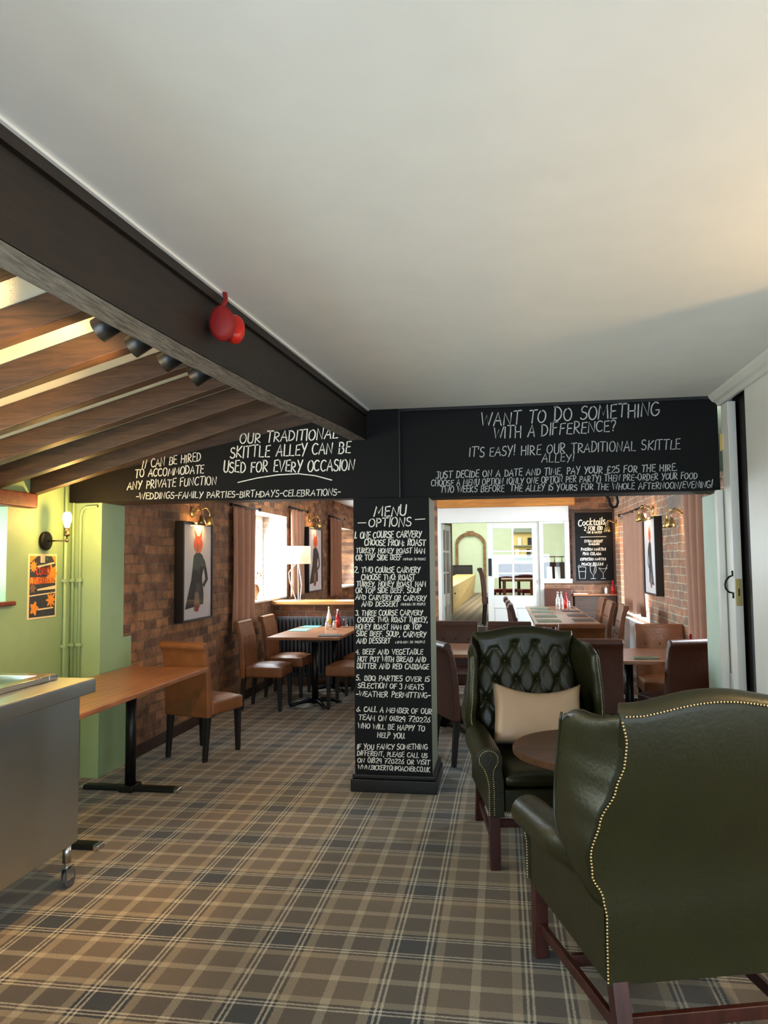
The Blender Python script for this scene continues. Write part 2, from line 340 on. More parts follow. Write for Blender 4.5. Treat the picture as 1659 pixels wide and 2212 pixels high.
def thing(name, label, cat, loc=(0, 0, 0), rz=0.0, group=None):
    o = bpy.data.objects.new(name, None); C.objects.link(o); o.empty_display_size = 0.1
    o.location = loc; o.rotation_euler = (0, 0, rz)
    return tag(o, label, cat, group)
def tag(o, label, cat, group=None):
    o['label'] = label; o['category'] = cat
    if group: o['group'] = group
    return o
def struct(o): o['kind'] = 'structure'; return o
def dup(root, loc, rz, label, group=None, scale=None):
    r = root.copy(); C.objects.link(r); r.location = loc; r.rotation_euler = (0, 0, rz); r['label'] = label
    if group: r['group'] = group
    if scale: r.scale = scale
    for ch in list(root.children):
        c = ch.copy(); C.objects.link(c); c.parent = r
        for g in ch.children:
            d = g.copy(); C.objects.link(d); d.parent = c
    return r

# ------------------------------------------------------------------ single-stroke hand lettering
def arc(cx, cy, rx, ry, a0, a1, n=9):
    return [(cx + rx * math.cos(R(a0 + (a1 - a0) * i / (n - 1))), cy + ry * math.sin(R(a0 + (a1 - a0) * i / (n - 1)))) for i in range(n)]
G = {
 'A': (0.62, [[(0, 0), (0.33, 1), (0.6, 0)], [(0.08, 0.36), (0.55, 0.36)]]),
 'B': (0.52, [[(0.05, 0), (0.05, 1)], [(0.0, 0.98)] + arc(0.2, 0.76, 0.26, 0.23, 85, -90) + [(0.06, 0.53)], [(0.06, 0.53)] + arc(0.22, 0.27, 0.29, 0.27, 90, -95) + [(0, 0.02)]]),
 'C': (0.55, [arc(0.32, 0.5, 0.32, 0.5, 50, 310, 13)]),
 'D': (0.58, [[(0.06, 0), (0.06, 1)], [(0, 1)] + arc(0.14, 0.5, 0.42, 0.5, 80, -85, 11) + [(0, 0)]]),
 'E': (0.48, [[(0.46, 0.99), (0.06, 0.97), (0.05, 0.02), (0.48, 0.0)], [(0.05, 0.52), (0.4, 0.54)]]),
 'F': (0.46, [[(0.46, 1.0), (0.06, 0.97), (0.05, 0)], [(0.05, 0.52), (0.38, 0.55)]]),
 'G': (0.6, [arc(0.32, 0.5, 0.32, 0.5, 55, 340, 13) + [(0.6, 0.42), (0.36, 0.42)]]),
 'H': (0.58, [[(0.05, 1), (0.05, 0)], [(0.54, 1), (0.53, 0)], [(0.05, 0.5), (0.54, 0.53)]]),
 'I': (0.12, [[(0.06, 1), (0.06, 0)]]),
 'J': (0.42, [[(0.1, 1), (0.45, 1)], [(0.34, 1), (0.34, 0.22)] + arc(0.17, 0.2, 0.17, 0.2, 0, -150, 7)]),
 'K': (0.54, [[(0.05, 1), (0.05, 0)], [(0.52, 0.98), (0.06, 0.45), (0.54, 0)]]),
 'L': (0.44, [[(0.05, 1), (0.04, 0.02), (0.46, 0.03)]]),
 'M': (0.74, [[(0, 0), (0.1, 1), (0.37, 0.25), (0.64, 1), (0.72, 0)]]),
 'N': (0.6, [[(0.03, 0), (0.05, 1), (0.54, 0.02), (0.57, 1)]]),
 'O': (0.6, [arc(0.3, 0.5, 0.3, 0.5, 100, 465, 15)]),
 'P': (0.48, [[(0.06, 0), (0.06, 1)], [(0.0, 0.97)] + arc(0.17, 0.73, 0.3, 0.26, 85, -95) + [(0.05, 0.47)]]),
 'Q': (0.62, [arc(0.3, 0.5, 0.3, 0.5, 100, 465, 15), [(0.35, 0.25), (0.62, -0.08)]]),
 'R': (0.54, [[(0.06, 0), (0.06, 1)], [(0.0, 0.97)] + arc(0.17, 0.73, 0.3, 0.26, 85, -95) + [(0.08, 0.47), (0.54, 0)]]),
 'S': (0.48, [arc(0.25, 0.76, 0.22, 0.24, 40, 265, 9) + arc(0.22, 0.26, 0.25, 0.26, 85, -150, 10)]),
 'T': (0.56, [[(0, 0.99), (0.58, 1.0)], [(0.28, 1), (0.27, 0)]]),
 'U': (0.56, [[(0.04, 1), (0.04, 0.3)] + arc(0.28, 0.28, 0.24, 0.28, 180, 360, 9) + [(0.53, 1)]]),
 'V': (0.58, [[(0, 1), (0.28, 0), (0.58, 1)]]),
 'W': (0.84, [[(0, 1), (0.2, 0), (0.42, 0.8), (0.62, 0), (0.84, 1)]]),
 'X': (0.54, [[(0, 1), (0.54, 0)], [(0.52, 1), (0, 0)]]),
 'Y': (0.54, [[(0, 1), (0.26, 0.48)], [(0.54, 1), (0.16, -0.08)]]),
 'Z': (0.54, [[(0.02, 1), (0.52, 1), (0, 0), (0.54, 0.02)]]),
 '0': (0.5, [arc(0.25, 0.5, 0.24, 0.5, 100, 465, 13)]),
 '1': (0.16, [[(0.1, 1), (0.08, 0)]]),
 '2': (0.5, [arc(0.24, 0.75, 0.23, 0.25, 160, -30, 9) + [(0.02, 0.02), (0.5, 0.0)]]),
 '3': (0.46, [arc(0.2, 0.75, 0.22, 0.24, 140, -85, 9) + arc(0.2, 0.26, 0.26, 0.27, 85, -140, 9)]),
 '4': (0.5, [[(0.4, 0), (0.38, 1), (0, 0.34), (0.52, 0.34)]]),
 '5': (0.48, [[(0.46, 1), (0.1, 0.98), (0.06, 0.58)] + arc(0.2, 0.3, 0.26, 0.3, 110, -140, 10)]),
 '6': (0.5, [[(0.42, 0.98), (0.1, 0.5)] + arc(0.25, 0.27, 0.24, 0.27, 150, 510, 13)]),
 '7': (0.5, [[(0, 1), (0.5, 1), (0.16, 0)], [(0.12, 0.5), (0.46, 0.52)]]),
 '8': (0.48, [arc(0.24, 0.76, 0.19, 0.23, -90, 270, 11), arc(0.24, 0.26, 0.24, 0.26, 90, 450, 12)]),
 '9': (0.48, [arc(0.23, 0.72, 0.22, 0.27, 0, 360, 12) + [(0.4, 0)]]),
 '£': (0.52, [arc(0.34, 0.76, 0.17, 0.24, 20, 180, 8) + [(0.18, 0.2), (0.02, 0.02), (0.52, 0.02)], [(0.04, 0.46), (0.4, 0.46)]]),
 '.': (0.14, [[(0.05, 0.0), (0.07, 0.07)]]), ',': (0.16, [[(0.1, 0.08), (0.03, -0.16)]]), ':': (0.16, [[(0.06, 0.05), (0.07, 0.13)], [(0.06, 0.5), (0.07, 0.58)]]),
 "'": (0.12, [[(0.06, 1.05), (0.04, 0.78)]]), '!': (0.18, [[(0.12, 1.12), (0.07, 0.28)], [(0.05, 0.02), (0.06, 0.09)]]),
 '?': (0.44, [arc(0.2, 0.76, 0.2, 0.25, 160, -60, 9) + [(0.2, 0.26)], [(0.19, 0.0), (0.2, 0.07)]]),
 '-': (0.4, [[(0.02, 0.45), (0.4, 0.48)]]), '/': (0.3, [[(0.3, 1.1), (0.0, -0.1)]]),
 '(': (0.2, [arc(0.28, 0.5, 0.24, 0.65, 130, 230, 7)]), ')': (0.2, [arc(-0.06, 0.5, 0.24, 0.65, 50, -50, 7)]),
 '&': (0.6, [[(0.6, 0), (0.12, 0.72)] + arc(0.28, 0.8, 0.17, 0.2, 200, 0, 8) + [(0.05, 0.3)] + arc(0.25, 0.22, 0.22, 0.22, 170, 320, 7) + [(0.58, 0.45)]]),
 ' ': (0.34, []),
 'c': (0.42, [arc(0.24, 0.32, 0.22, 0.32, 50, 315, 10)]), 'o': (0.46, [arc(0.23, 0.32, 0.22, 0.32, 90, 455, 11)]),
 'k': (0.42, [[(0.06, 1), (0.04, 0)], [(0.38, 0.62), (0.06, 0.3), (0.42, 0)]]), 't': (0.36, [[(0.18, 0.95), (0.14, 0.12), (0.34, 0.03)], [(0, 0.66), (0.36, 0.68)]]),
 'a': (0.46, [arc(0.22, 0.32, 0.2, 0.32, 40, 340, 10), [(0.42, 0.64), (0.42, 0.02)]]), 'i': (0.16, [[(0.08, 0.62), (0.07, 0)], [(0.09, 0.84), (0.1, 0.9)]]),
 'l': (0.16, [[(0.1, 1), (0.06, 0.02)]]), 's': (0.36, [arc(0.19, 0.48, 0.15, 0.16, 40, 265, 7) + arc(0.17, 0.16, 0.17, 0.16, 85, -150, 8)]),
}
def text_strokes(text, h, jit, gap=0.15):
    out = []; x = 0.0
    for ch in text:
        w, strokes = G.get(ch, G[' '])
        js = 1 + random.uniform(-1, 1) * 0.10 * jit; jy = random.uniform(-1, 1) * 0.06 * jit; sl = 0.10 + random.uniform(-1, 1) * 0.05 * jit; jr = random.uniform(-1, 1) * 0.07 * jit
        for st in strokes:
            out.append([((x + px + sl * py) * h, (py * js + jy + jr * (px - w / 2)) * h) for px, py in st])
        x += w + gap * (1 + random.uniform(-0.25, 0.25) * jit)
    return out, max(1e-6, (x - gap) * h)
def ribbon(mb, pts, w, place):      # flat chalk stroke with rounded ends
    P = [Vector((p[0], p[1], 0)) for p in pts]
    Q = [P[0]]
    for p in P[1:]:
        if (p - Q[-1]).length > 1e-5: Q.append(p)
    if len(Q) < 2: return
    d0 = (Q[0] - Q[1]).normalized(); d1 = (Q[-1] - Q[-2]).normalized()
    Q = [Q[0] + d0 * w * 0.45] + Q + [Q[-1] + d1 * w * 0.45]
    L = []
    for i, p in enumerate(Q):
        a = Q[max(i - 1, 0)]; b = Q[min(i + 1, len(Q) - 1)]; t = (b - a)
        t = t.normalized() if t.length > 1e-9 else Vector((1, 0, 0))
        nn = Vector((-t.y, t.x, 0)); hw = w * 0.5 * (0.55 if i in (0, len(Q) - 1) else random.uniform(0.85, 1.12))
        L.append((mb.b.verts.new(place(p.x + nn.x * hw, p.y + nn.y * hw)), mb.b.verts.new(place(p.x - nn.x * hw, p.y - nn.y * hw))))
    for (a, b), (c, d) in zip(L, L[1:]): mb.b.faces.new([a, b, d, c])
def write_line(mb, text, x0, z0, x1, z1, h, wfrac, y, jit=1.0):
    st, wd = text_strokes(text, h, jit)
    L = math.hypot(x1 - x0, z1 - z0); k = L / wd; ca, sa = (x1 - x0) / L, (z1 - z0) / L
    for s_ in st:
        ribbon(mb, [(px * k, pz) for px, pz in s_], h * wfrac, lambda u, v: (x0 + ca * u - sa * v * 0.3, y, z0 + sa * u + v))

# ================================================================== THE SETTING
# ---- floor
mb = MB(); mb.quad([(-3.7, -3, 0), (2.6, -3, 0), (2.6, 8.05, 0), (-3.7, 8.05, 0)])
mb.quad([(-3.7, 8.05, 0), (-0.98, 8.05, 0), (-0.98, 16, 0), (-3.7, 16, 0)])
mb.quad([(-0.98, 8.05, 0), (2.6, 8.05, 0), (2.6, 8.05, 0.13), (-0.98, 8.05, 0.13)])
mb.quad([(-0.98, 8.05, 0), (-0.98, 8.05, 0.13), (-0.98, 11.9, 0.13), (-0.98, 11.9, 0)])
mb.quad([(-0.98, 8.05, 0.13), (2.6, 8.05, 0.13), (2.6, 12.0, 0.13), (-0.98, 12.0, 0.13)])
mb.quad([(-3.0, 12.0, 0.13), (4.5, 12.0, 0.13), (4.5, 12.0, 0.5), (-3.0, 12.0, 0.5)])
mb.quad([(-3.0, 12.0, 0.5), (4.5, 12.0, 0.5), (4.5, 24.6, 0.5), (-3.0, 24.6, 0.5)])
struct(mb.build('floor', 'carpet'))

# ---- flat ceiling of the near room, edge running along the beam
def beam_x(y): return -0.90 - 0.0702 * (5.1 - y)
mb = MB()
mb.prism([(beam_x(-3) - 0.02, -3), (2.6, -3), (2.6, 5.12), (beam_x(5.12) - 0.02, 5.12)], 'z', 2.60, 2.70)
struct(mb.build('ceiling', 'ceiling'))
# ---- sloping plaster between the rafters
K = 0.280
def slope_z(x): return 2.018 + K * (x + 3.15)      # underside of the rafters
mb = MB()
zz = lambda x: slope_z(x) + 0.125
mb.hexa([(-3.25, -3, zz(-3.25)), (-1.10, -3, zz(-1.10)), (-1.10, 5.08, zz(-1.10)), (-3.25, 5.08, zz(-3.25)),
         (-3.25, -3, zz(-3.25) + 0.05), (-1.10, -3, zz(-1.10) + 0.05), (-1.10, 5.08, zz(-1.10) + 0.05), (-3.25, 5.08, zz(-3.25) + 0.05)])
struct(mb.build('ceiling_slope', 'cream_plaster'))
# ---- dining area ceiling and far room ceiling
mb = MB(); mb.box(-3.6, 2.4, 5.55, 16, 2.62, 2.7); struct(mb.build('ceiling_dining', 'ceiling'))
mb = MB(); mb.box(-3.0, 4.5, 12.0, 24.6, 3.7, 3.8); struct(mb.build('ceiling_far', 'ceiling'))

# ---- near left wall with its window opening
WX = -3.15
mb = MB()
wy0, wy1, wz0, wz1 = 3.30, 4.40, 1.315, 1.925
mb.box(WX - 0.4, WX, -3, wy0, 0, 2.3).box(WX - 0.4, WX, wy1, 5.15, 0, 2.3).box(WX - 0.4, WX, wy0, wy1, 0, wz0).box(WX - 0.4, WX, wy0, wy1, wz1, 2.3)
struct(mb.build('wall_left', 'sage'))
mb = MB(); fx = WX - 0.34
for a in ((wy0, wy0 + 0.05, wz0, wz1), (wy1 - 0.05, wy1, wz0, wz1), (wy0, wy1, wz0, wz0 + 0.05), (wy0, wy1, wz1 - 0.05, wz1), (3.83, 3.87, wz0, wz1)):
    mb.box(fx - 0.04, fx, a[0], a[1], a[2], a[3])
w1 = struct(mb.build('window_1', 'white_paint'))
mb = MB(); mb.box(fx - 0.022, fx - 0.018, wy0 + 0.05, wy1 - 0.05, wz0 + 0.05, wz1 - 0.05); mb.build('pane', 'glass', w1)
mb = MB(); mb.box(WX - 0.3, WX + 0.035, wy0 - 0.05, wy1 + 0.06, wz0 - 0.03, wz0 - 0.001); struct(mb.build('trim_1', 'lintel_red', bevel=0.006))
mb = MB(); mb.box(WX - 0.05, WX + 0.07, 3.0, 4.62, 1.925, 2.025); struct(mb.build('trim_2', 'lintel_red', bevel=0.012))
# ---- end of the painted wall that closes the recess (nib), with the ragged edge of its paint on the brick
mb = MB()
mb.prism([(-3.6, 5.15), (-2.92, 5.15), (-2.92, 5.49), (-3.6, 5.49)], 'z', 0.98, 2.0).prism([(-3.6, 5.15), (-2.92, 5.15), (-2.92, 5.62), (-3.6, 5.62)], 'z', 0, 0.98)
struct(mb.build('wall_nib', 'sage'))
# ---- brick left wall of the dining area with two deep window openings
BX = -2.92
mb2 = MB()
mb2.box(BX - 0.42, BX, 5.49, 8.55, 0.98, 2.62).box(BX - 0.42, BX, 5.62, 8.55, 0, 0.98)
mb2.box(BX - 0.42, BX, 8.55, 10.0, 0, 1.06).box(BX - 0.42, BX, 8.55, 10.0, 2.17, 2.62)
mb2.box(BX - 0.42, BX, 10.0, 13.4, 0, 2.62)
mb2.box(BX - 0.42, BX, 13.4, 14.9, 0, 1.06).box(BX - 0.42, BX, 13.4, 14.9, 2.17, 2.62)
mb2.box(BX - 0.42, BX, 14.9, 15.05, 0, 2.62)
struct(mb2.build('wall_left_brick', 'brick_x'))
mb = MB(); mb.box(BX, BX + 0.014, 5.63, 9.28, 0, 0.10); struct(mb.build('baseboard_left', 'header_under', bevel=0.004))
def casement(n, y0, y1, x, z0, z1, cols):
    mb = MB(); t = 0.055
    mb.box(x - 0.05, x, y0, y0 + t, z0, z1).box(x - 0.05, x, y1 - t, y1, z0, z1).box(x - 0.05, x, y0 + t, y1 - t, z0, z0 + t).box(x - 0.05, x, y0 + t, y1 - t, z1 - t, z1)
    for k in range(1, cols):
        yy = y0 + (y1 - y0) * k / cols; mb.box(x - 0.045, x - 0.005, yy - 0.018, yy + 0.018, z0 + t, z1 - t)
    for k in range(1, 3):
        zz_ = z0 + (z1 - z0) * k / 3; mb.box(x - 0.04, x - 0.01, y0 + t, y1 - t, zz_ - 0.012, zz_ + 0.012)
    w = struct(mb.build('window_%d' % n, 'white_paint'))
    mb = MB(); mb.box(x - 0.028, x - 0.024, y0 + t, y1 - t, z0 + t, z1 - t); mb.build('pane', 'glass', w)
    return w
w2 = casement(2, 8.55, 10.0, BX - 0.34, 1.06, 2.17, 3)
mb = MB(); mb.box(BX - 0.34, BX + 0.03, 8.56, 9.30, 1.061, 1.085).box(BX - 0.34, BX - 0.002, 9.30, 9.99, 1.061, 1.085); mb.build('window_sill', 'white_paint', w2, bevel=0.005)
struct(MB().box(BX - 0.335, BX - 0.002, 9.985, 9.999, 1.086, 2.169).build('wall_reveal', 'brick_pale_y'))
w3 = casement(3, 13.4, 14.9, BX - 0.34, 1.06, 2.17, 3)
mb = MB(); mb.box(BX - 0.34, BX + 0.05, 13.38, 14.92, 1.061, 1.09); mb.build('window_sill', 'white_paint', w3)
# ---- the rest of the shell beyond the opening
mb = MB(); mb.box(-3.4, -0.98, 14.95, 15.05, 0, 2.62); struct(mb.build('wall_back_left', 'brick_y'))
mb = MB(); mb.box(-1.10, -0.985, 11.70, 14.95, 0, 2.62); struct(mb.build('wall_between', 'brick_x'))
# low wall across the left dining area with a pine ledge
mb = MB(); mb.box(BX, -1.10, 9.36, 9.60, 0, 1.005); struct(mb.build('wall_low', 'brick_y'))
mb = MB(); mb.box(BX + 0.001, -1.08, 9.27, 9.68, 1.006, 1.052); struct(mb.build('trim_ledge', 'ledge_wood', bevel=0.008))
# ---- header across the opening: left blackboard, right blackboard
mb = MB(); mb.prism([(-3.14, 2.0), (-0.69, 1.985), (-0.69, 2.60), (-0.95, 2.60), (-3.14, 2.155)], 'y', 5.08, 5.10)
hl = struct(mb.build('trim_header_left', 'chalk_black', bevel=0.004))
mb = MB(); mb.box(-3.14, -0.69, 5.101, 5.40, 2.0, 2.62); struct(mb.build('beam_header_left', 'header_under'))
mb = MB(); mb.box(-0.689, 1.405, 5.11, 5.40, 1.985, 2.60)
hr = struct(mb.build('trim_header_right', 'chalk_black', bevel=0.004))
mb = MB(); mb.box(-0.69, -0.679, 5.085, 5.11, 1.985, 2.60).box(-0.679, 1.405, 5.085, 5.11, 2.58, 2.60); mb.build('edge_strip', 'black_gloss', hr)
mb = MB(); mb.box(-3.14, -1.0, 5.402, 5.57, 2.02, 2.62); struct(mb.build('beam_lintel', 'header_under', bevel=0.01))
mb = MB(); mb.box(-1.0, 2.2, 5.402, 5.57, 2.14, 2.62); struct(mb.build('beam_lintel_right', 'grey_sage'))
# ---- pillar with the menu
mb = MB(); mb.box(-1.012, -0.49, 5.112, 5.55, 0, 1.984); pil = struct(mb.build('pillar', 'grey_sage'))
mb = MB(); mb.box(-1.013, -0.487, 5.10, 5.111, 0.11, 1.984); pf = mb.build('menu_board', 'chalk_black', pil)
mb = MB(); mb.box(-1.04, -0.455, 5.065, 5.57, 0.0, 0.085).box(-1.03, -0.465, 5.078, 5.56, 0.085, 0.115); mb.build('skirting', 'black_gloss', pil, bevel=0.006)

LEFT_TEXT = [
    ('OUR TRADITIONAL', -1.832, 2.398, -1.118, 2.407, 0.073),
    ('SKITTLE ALLEY CAN BE', -1.901, 2.294, -1.029, 2.300, 0.077),
    ('USED FOR EVERY OCCASION', -1.952, 2.189, -1.004, 2.179, 0.077),
    ('// CAN BE HIRED', -2.572, 2.240, -2.123, 2.278, 0.058),
    ('TO ACCOMMODATE', -2.625, 2.171, -2.101, 2.194, 0.054),
    ('ANY PRIVATE FUNCTION', -2.685, 2.088, -2.004, 2.108, 0.057),
    ('-WEDDINGS-FAMILY PARTIES-BIRTHDAYS-CELEBRATIONS-', -2.616, 2.015, -1.103, 2.008, 0.044),
]
RIGHT_TEXT = [
    ('WANT TO DO SOMETHING', -0.127, 2.464, 1.038, 2.489, 0.086),
    ('WITH A DIFFERENCE?', -0.041, 2.371, 0.764, 2.397, 0.076),
    ("IT'S EASY! HIRE OUR TRADITIONAL SKITTLE", -0.209, 2.252, 1.163, 2.264, 0.064),
    ('ALLEY!', 0.275, 2.200, 0.487, 2.201, 0.056),
    ('JUST DECIDE ON A DATE AND TIME, PAY YOUR £25 FOR THE HIRE.', -0.436, 2.112, 1.141, 2.119, 0.045),
    ('CHOOSE A MENU OPTION (ONLY ONE OPTION PER PARTY) THEN PRE-ORDER YOUR FOOD', -0.471, 2.058, 1.262, 2.065, 0.041),
    ('TWO WEEKS BEFORE  THE ALLEY IS YOURS FOR THE WHOLE AFTERNOON/EVENING!', -0.408, 2.013, 1.354, 2.004, 0.041),
]
PILLAR_TEXT = [
    ('MENU', -0.868, 1.859, -0.645, 1.858, 0.068),
    ('OPTIONS', -0.907, 1.790, -0.612, 1.785, 0.057),
    ('-', -0.988, 1.798, -0.929, 1.797, 0.038),
    ('-', -0.594, 1.813, -0.524, 1.815, 0.038),
    ('1. ONE COURSE CARVERY', -1.006, 1.708, -0.542, 1.711, 0.042),
    ('CHOOSE FROM: ROAST', -0.937, 1.659, -0.514, 1.651, 0.042),
    ('TURKEY, HONEY ROAST HAM', -0.996, 1.606, -0.521, 1.600, 0.035),
    ('OR TOP SIDE BEEF', -0.999, 1.556, -0.680, 1.558, 0.038),
    ('MINIMUM 30 PEOPLE', -0.668, 1.555, -0.515, 1.553, 0.015),
    ('2. TWO COURSE CARVERY', -1.007, 1.472, -0.554, 1.469, 0.038),
    ('CHOOSE TWO: ROAST', -0.961, 1.421, -0.590, 1.419, 0.038),
    ('TURKEY, HONEY ROAST HAM', -0.994, 1.378, -0.517, 1.373, 0.035),
    ('OR TOP SIDE BEEF. SOUP', -1.001, 1.332, -0.553, 1.331, 0.035),
    ('AND CARVERY OR CARVERY', -1.001, 1.288, -0.516, 1.277, 0.034),
    ('AND DESSERT', -0.960, 1.241, -0.706, 1.241, 0.035),
    ('MINIMUM 30 PEOPLE', -0.687, 1.246, -0.519, 1.248, 0.016),
    ('3. THREE COURSE CARVERY', -1.002, 1.177, -0.542, 1.181, 0.035),
    ('CHOOSE TWO: ROAST TURKEY,', -0.990, 1.133, -0.508, 1.134, 0.034),
    ('HONEY ROAST HAM OR TOP', -1.003, 1.083, -0.553, 1.085, 0.035),
    ('SIDE BEEF. SOUP, CARVERY', -0.997, 1.038, -0.522, 1.033, 0.035),
    ('AND DESSERT', -0.997, 0.989, -0.763, 0.991, 0.035),
    ('MINIMUM 30 PEOPLE', -0.728, 0.990, -0.526, 0.994, 0.015),
    ('4. BEEF AND VEGETABLE', -1.005, 0.914, -0.542, 0.917, 0.035),
    ('HOT POT WITH BREAD AND', -0.992, 0.865, -0.524, 0.867, 0.035),
    ('BUTTER AND RED CABBAGE', -0.996, 0.818, -0.503, 0.818, 0.035),
    ('5. BBQ PARTIES OVER 15', -1.002, 0.739, -0.502, 0.735, 0.034),
    ('SELECTION OF 3 MEATS', -0.990, 0.688, -0.540, 0.683, 0.034),
    ('-WEATHER PERMITTING-', -1.003, 0.631, -0.496, 0.626, 0.034),
    ('6. CALL A MEMBER OF OUR', -1.000, 0.530, -0.488, 0.521, 0.034),
    ('TEAM ON 01829 720226', -0.987, 0.473, -0.500, 0.465, 0.034),
    ('WHO WILL BE HAPPY TO', -0.992, 0.416, -0.536, 0.408, 0.034),
    ('HELP YOU.', -0.859, 0.358, -0.669, 0.354, 0.034),
    ('IF YOU FANCY SOMETHING', -0.999, 0.275, -0.518, 0.289, 0.034),
    ('DIFFERENT, PLEASE CALL US', -0.999, 0.235, -0.523, 0.231, 0.031),
    ('ON 01829 720226 OR VISIT', -0.997, 0.188, -0.507, 0.187, 0.031),
    ('WWW.BICKERTONPOACHER.CO.UK', -0.994, 0.143, -0.506, 0.140, 0.030),
]
COCK_TEXT = [
    ('Cocktails', 1.151, 2.050, 1.542, 2.072, 0.098),
    ('2 FOR £10', 1.235, 1.979, 1.499, 1.989, 0.056),
    ('MIX & MATCH', 1.274, 1.937, 1.493, 1.937, 0.031),
    ('STRAWBERRY', 1.233, 1.802, 1.499, 1.801, 0.035),
    ('DAIQUIRI', 1.297, 1.760, 1.451, 1.760, 0.031),
    ('PASSION MARTINI', 1.182, 1.678, 1.539, 1.676, 0.038),
    ('PINA COLADA', 1.206, 1.610, 1.475, 1.608, 0.039),
    ('ESPRESSO MARTINI', 1.165, 1.531, 1.537, 1.531, 0.035),
    ('PEACH BELLINI', 1.185, 1.452, 1.496, 1.455, 0.039),
]

def lettering(lines, y, wf, parent, mt='chalk', name='chalk_lettering'):
    for ln in lines:
        mb = MB(); write_line(mb, *ln, wf(ln), y)
        mb.build(name, mt, parent)
lettering(LEFT_TEXT, 5.0785, lambda l: 0.115 if l[5] > 0.055 else 0.135, hl)
mb = MB(); ribbon(mb, [(-1.842, 2.117), (-1.70, 2.145), (-1.55, 2.163), (-1.40, 2.167), (-1.28, 2.150), (-1.162, 2.116)], 0.008, lambda u, v: (u, 5.0785, v)); mb.build('chalk_flourish', 'chalk', hl)
lettering(RIGHT_TEXT, 5.1085, lambda l: 0.095 if l[5] > 0.055 else 0.13, hr, 'chalk_grey')
lettering(PILLAR_TEXT, 5.0985, lambda l: 0.14 if l[5] > 0.045 else 0.17, pf)

# ---- the long ceiling beam
def bx_box(mb, y0, y1, xo0, xo1, z0, z1):
    p = []
    for z in (z0, z1):
        for y, o in ((y0, xo0), (y0, xo1), (y1, xo1), (y1, xo0)): p.append((beam_x(y) + o, y, z))
    mb.hexa(p)
mb = MB(); n = 24
zb = lambda y: 2.33 - 0.012 * math.sin((y - 1) * 1.4) + (0.055 * max(0, (y - 3.4)) / 1.65)
for i in range(n):
    y0 = -2.9 + (5.08 + 2.9) * i / n; y1 = -2.9 + (5.08 + 2.9) * (i + 1) / n
    p = [(beam_x(y0) - 0.13, y0, zb(y0)), (beam_x(y0) - 0.012, y0, zb(y0)), (beam_x(y1) - 0.012, y1, zb(y1)), (beam_x(y1) - 0.13, y1, zb(y1)),
         (beam_x(y0) - 0.13, y0, 2.545), (beam_x(y0) - 0.012, y0, 2.545), (beam_x(y1) - 0.012, y1, 2.545), (beam_x(y1) - 0.13, y1, 2.545)]
    mb.hexa(p)
mb.b.faces.ensure_lookup_table()
bm_beam = struct(mb.build('beam_main', 'beam', weld=True))
mb = MB()
for i in range(n):
    y0 = -2.9 + (5.08 + 2.9) * i / n; y1 = -2.9 + (5.08 + 2.9) * (i + 1) / n
    mb.quad([(beam_x(y0) - 0.13, y0, zb(y0) - 0.002), (beam_x(y0) - 0.014, y0, zb(y0) - 0.002), (beam_x(y1) - 0.014, y1, zb(y1) - 0.002), (beam_x(y1) - 0.13, y1, zb(y1) - 0.002)])
mb.build('worn_underside', 'beam_worn', bm_beam)
mb = MB(); bx_box(mb, -2.9, 5.08, -0.13, 0.0, 2.555, 2.599); bx_box(mb, -2.9, 5.08, -0.13, -0.02, 2.545, 2.556); mb.build('upper_board', 'beam', bm_beam)
mb = MB(); bx_box(mb, -2.9, 5.07, 0.0, 0.012, 2.590, 2.5995); mb.build('caulk_line', 'ceiling', bm_beam)

# ---- rafters
for k in range(12):
    y = 4.70 - 0.425 * k
    xe = beam_x(y) - 0.135; x0 = -3.149
    mb = MB(); w = 0.075
    p = [(x0, y - w, slope_z(x0)), (xe, y - w, slope_z(xe)), (xe, y, slope_z(xe)), (x0, y, slope_z(x0)),
         (x0, y - w, slope_z(x0) + 0.122), (xe, y - w, slope_z(xe) + 0.122), (xe, y, slope_z(xe) + 0.122), (x0, y, slope_z(x0) + 0.122)]
    mb.hexa(p); struct(mb.build('beam_rafter', 'rafter', bevel=0.006))

# ---- right wall: white panelling, dark gap, folded door leaf, jamb, cornice
mb = MB(); mb.box(1.42, 1.50, 2.79, 4.612, 0, 2.60); struct(mb.build('wall_right', 'white_paint'))
mb = MB(); mb.box(1.53, 2.2, 4.62, 5.1, 0, 2.59).box(1.478, 1.53, 4.62, 5.05, 0, 2.59); struct(mb.build('wall_gap', 'black_gap'))
mb = MB(); mb.prism([(1.419, 2.53), (1.40, 2.53), (1.385, 2.55), (1.365, 2.56), (1.345, 2.585), (1.34, 2.599), (1.419, 2.599)], 'y', 2.79, 5.08); struct(mb.build('trim_cornice', 'white_paint'))
d = struct(MB().box(1.407, 1.456, 4.905, 5.045, 0.01, 2.525).build('door_1', 'white_paint', bevel=0.003))
mb = MB(); mb.box(1.414, 1.449, 4.901, 4.904, 1.255, 1.42); pl = mb.build('lock_plate', 'brass_plate', d)
mb = MB(); mb.box(1.427, 1.4355, 4.8995, 4.901, 1.315, 1.36); mb.build('keyhole', 'frame_black', pl)
mb = MB(); mb.tube([(1.404, 4.79, 1.435), (1.404, 4.79, 1.405), (1.385, 4.79, 1.398), (1.365, 4.79, 1.375), (1.358, 4.79, 1.35), (1.362, 4.79, 1.325), (1.38, 4.79, 1.303), (1.404, 4.79, 1.297), (1.404, 4.79, 1.265)], 0.006, 8); mb.xf(Matrix.Translation((0, 0.135, 0.035))); mb.build('pull_handle', 'iron', d, smooth=True)
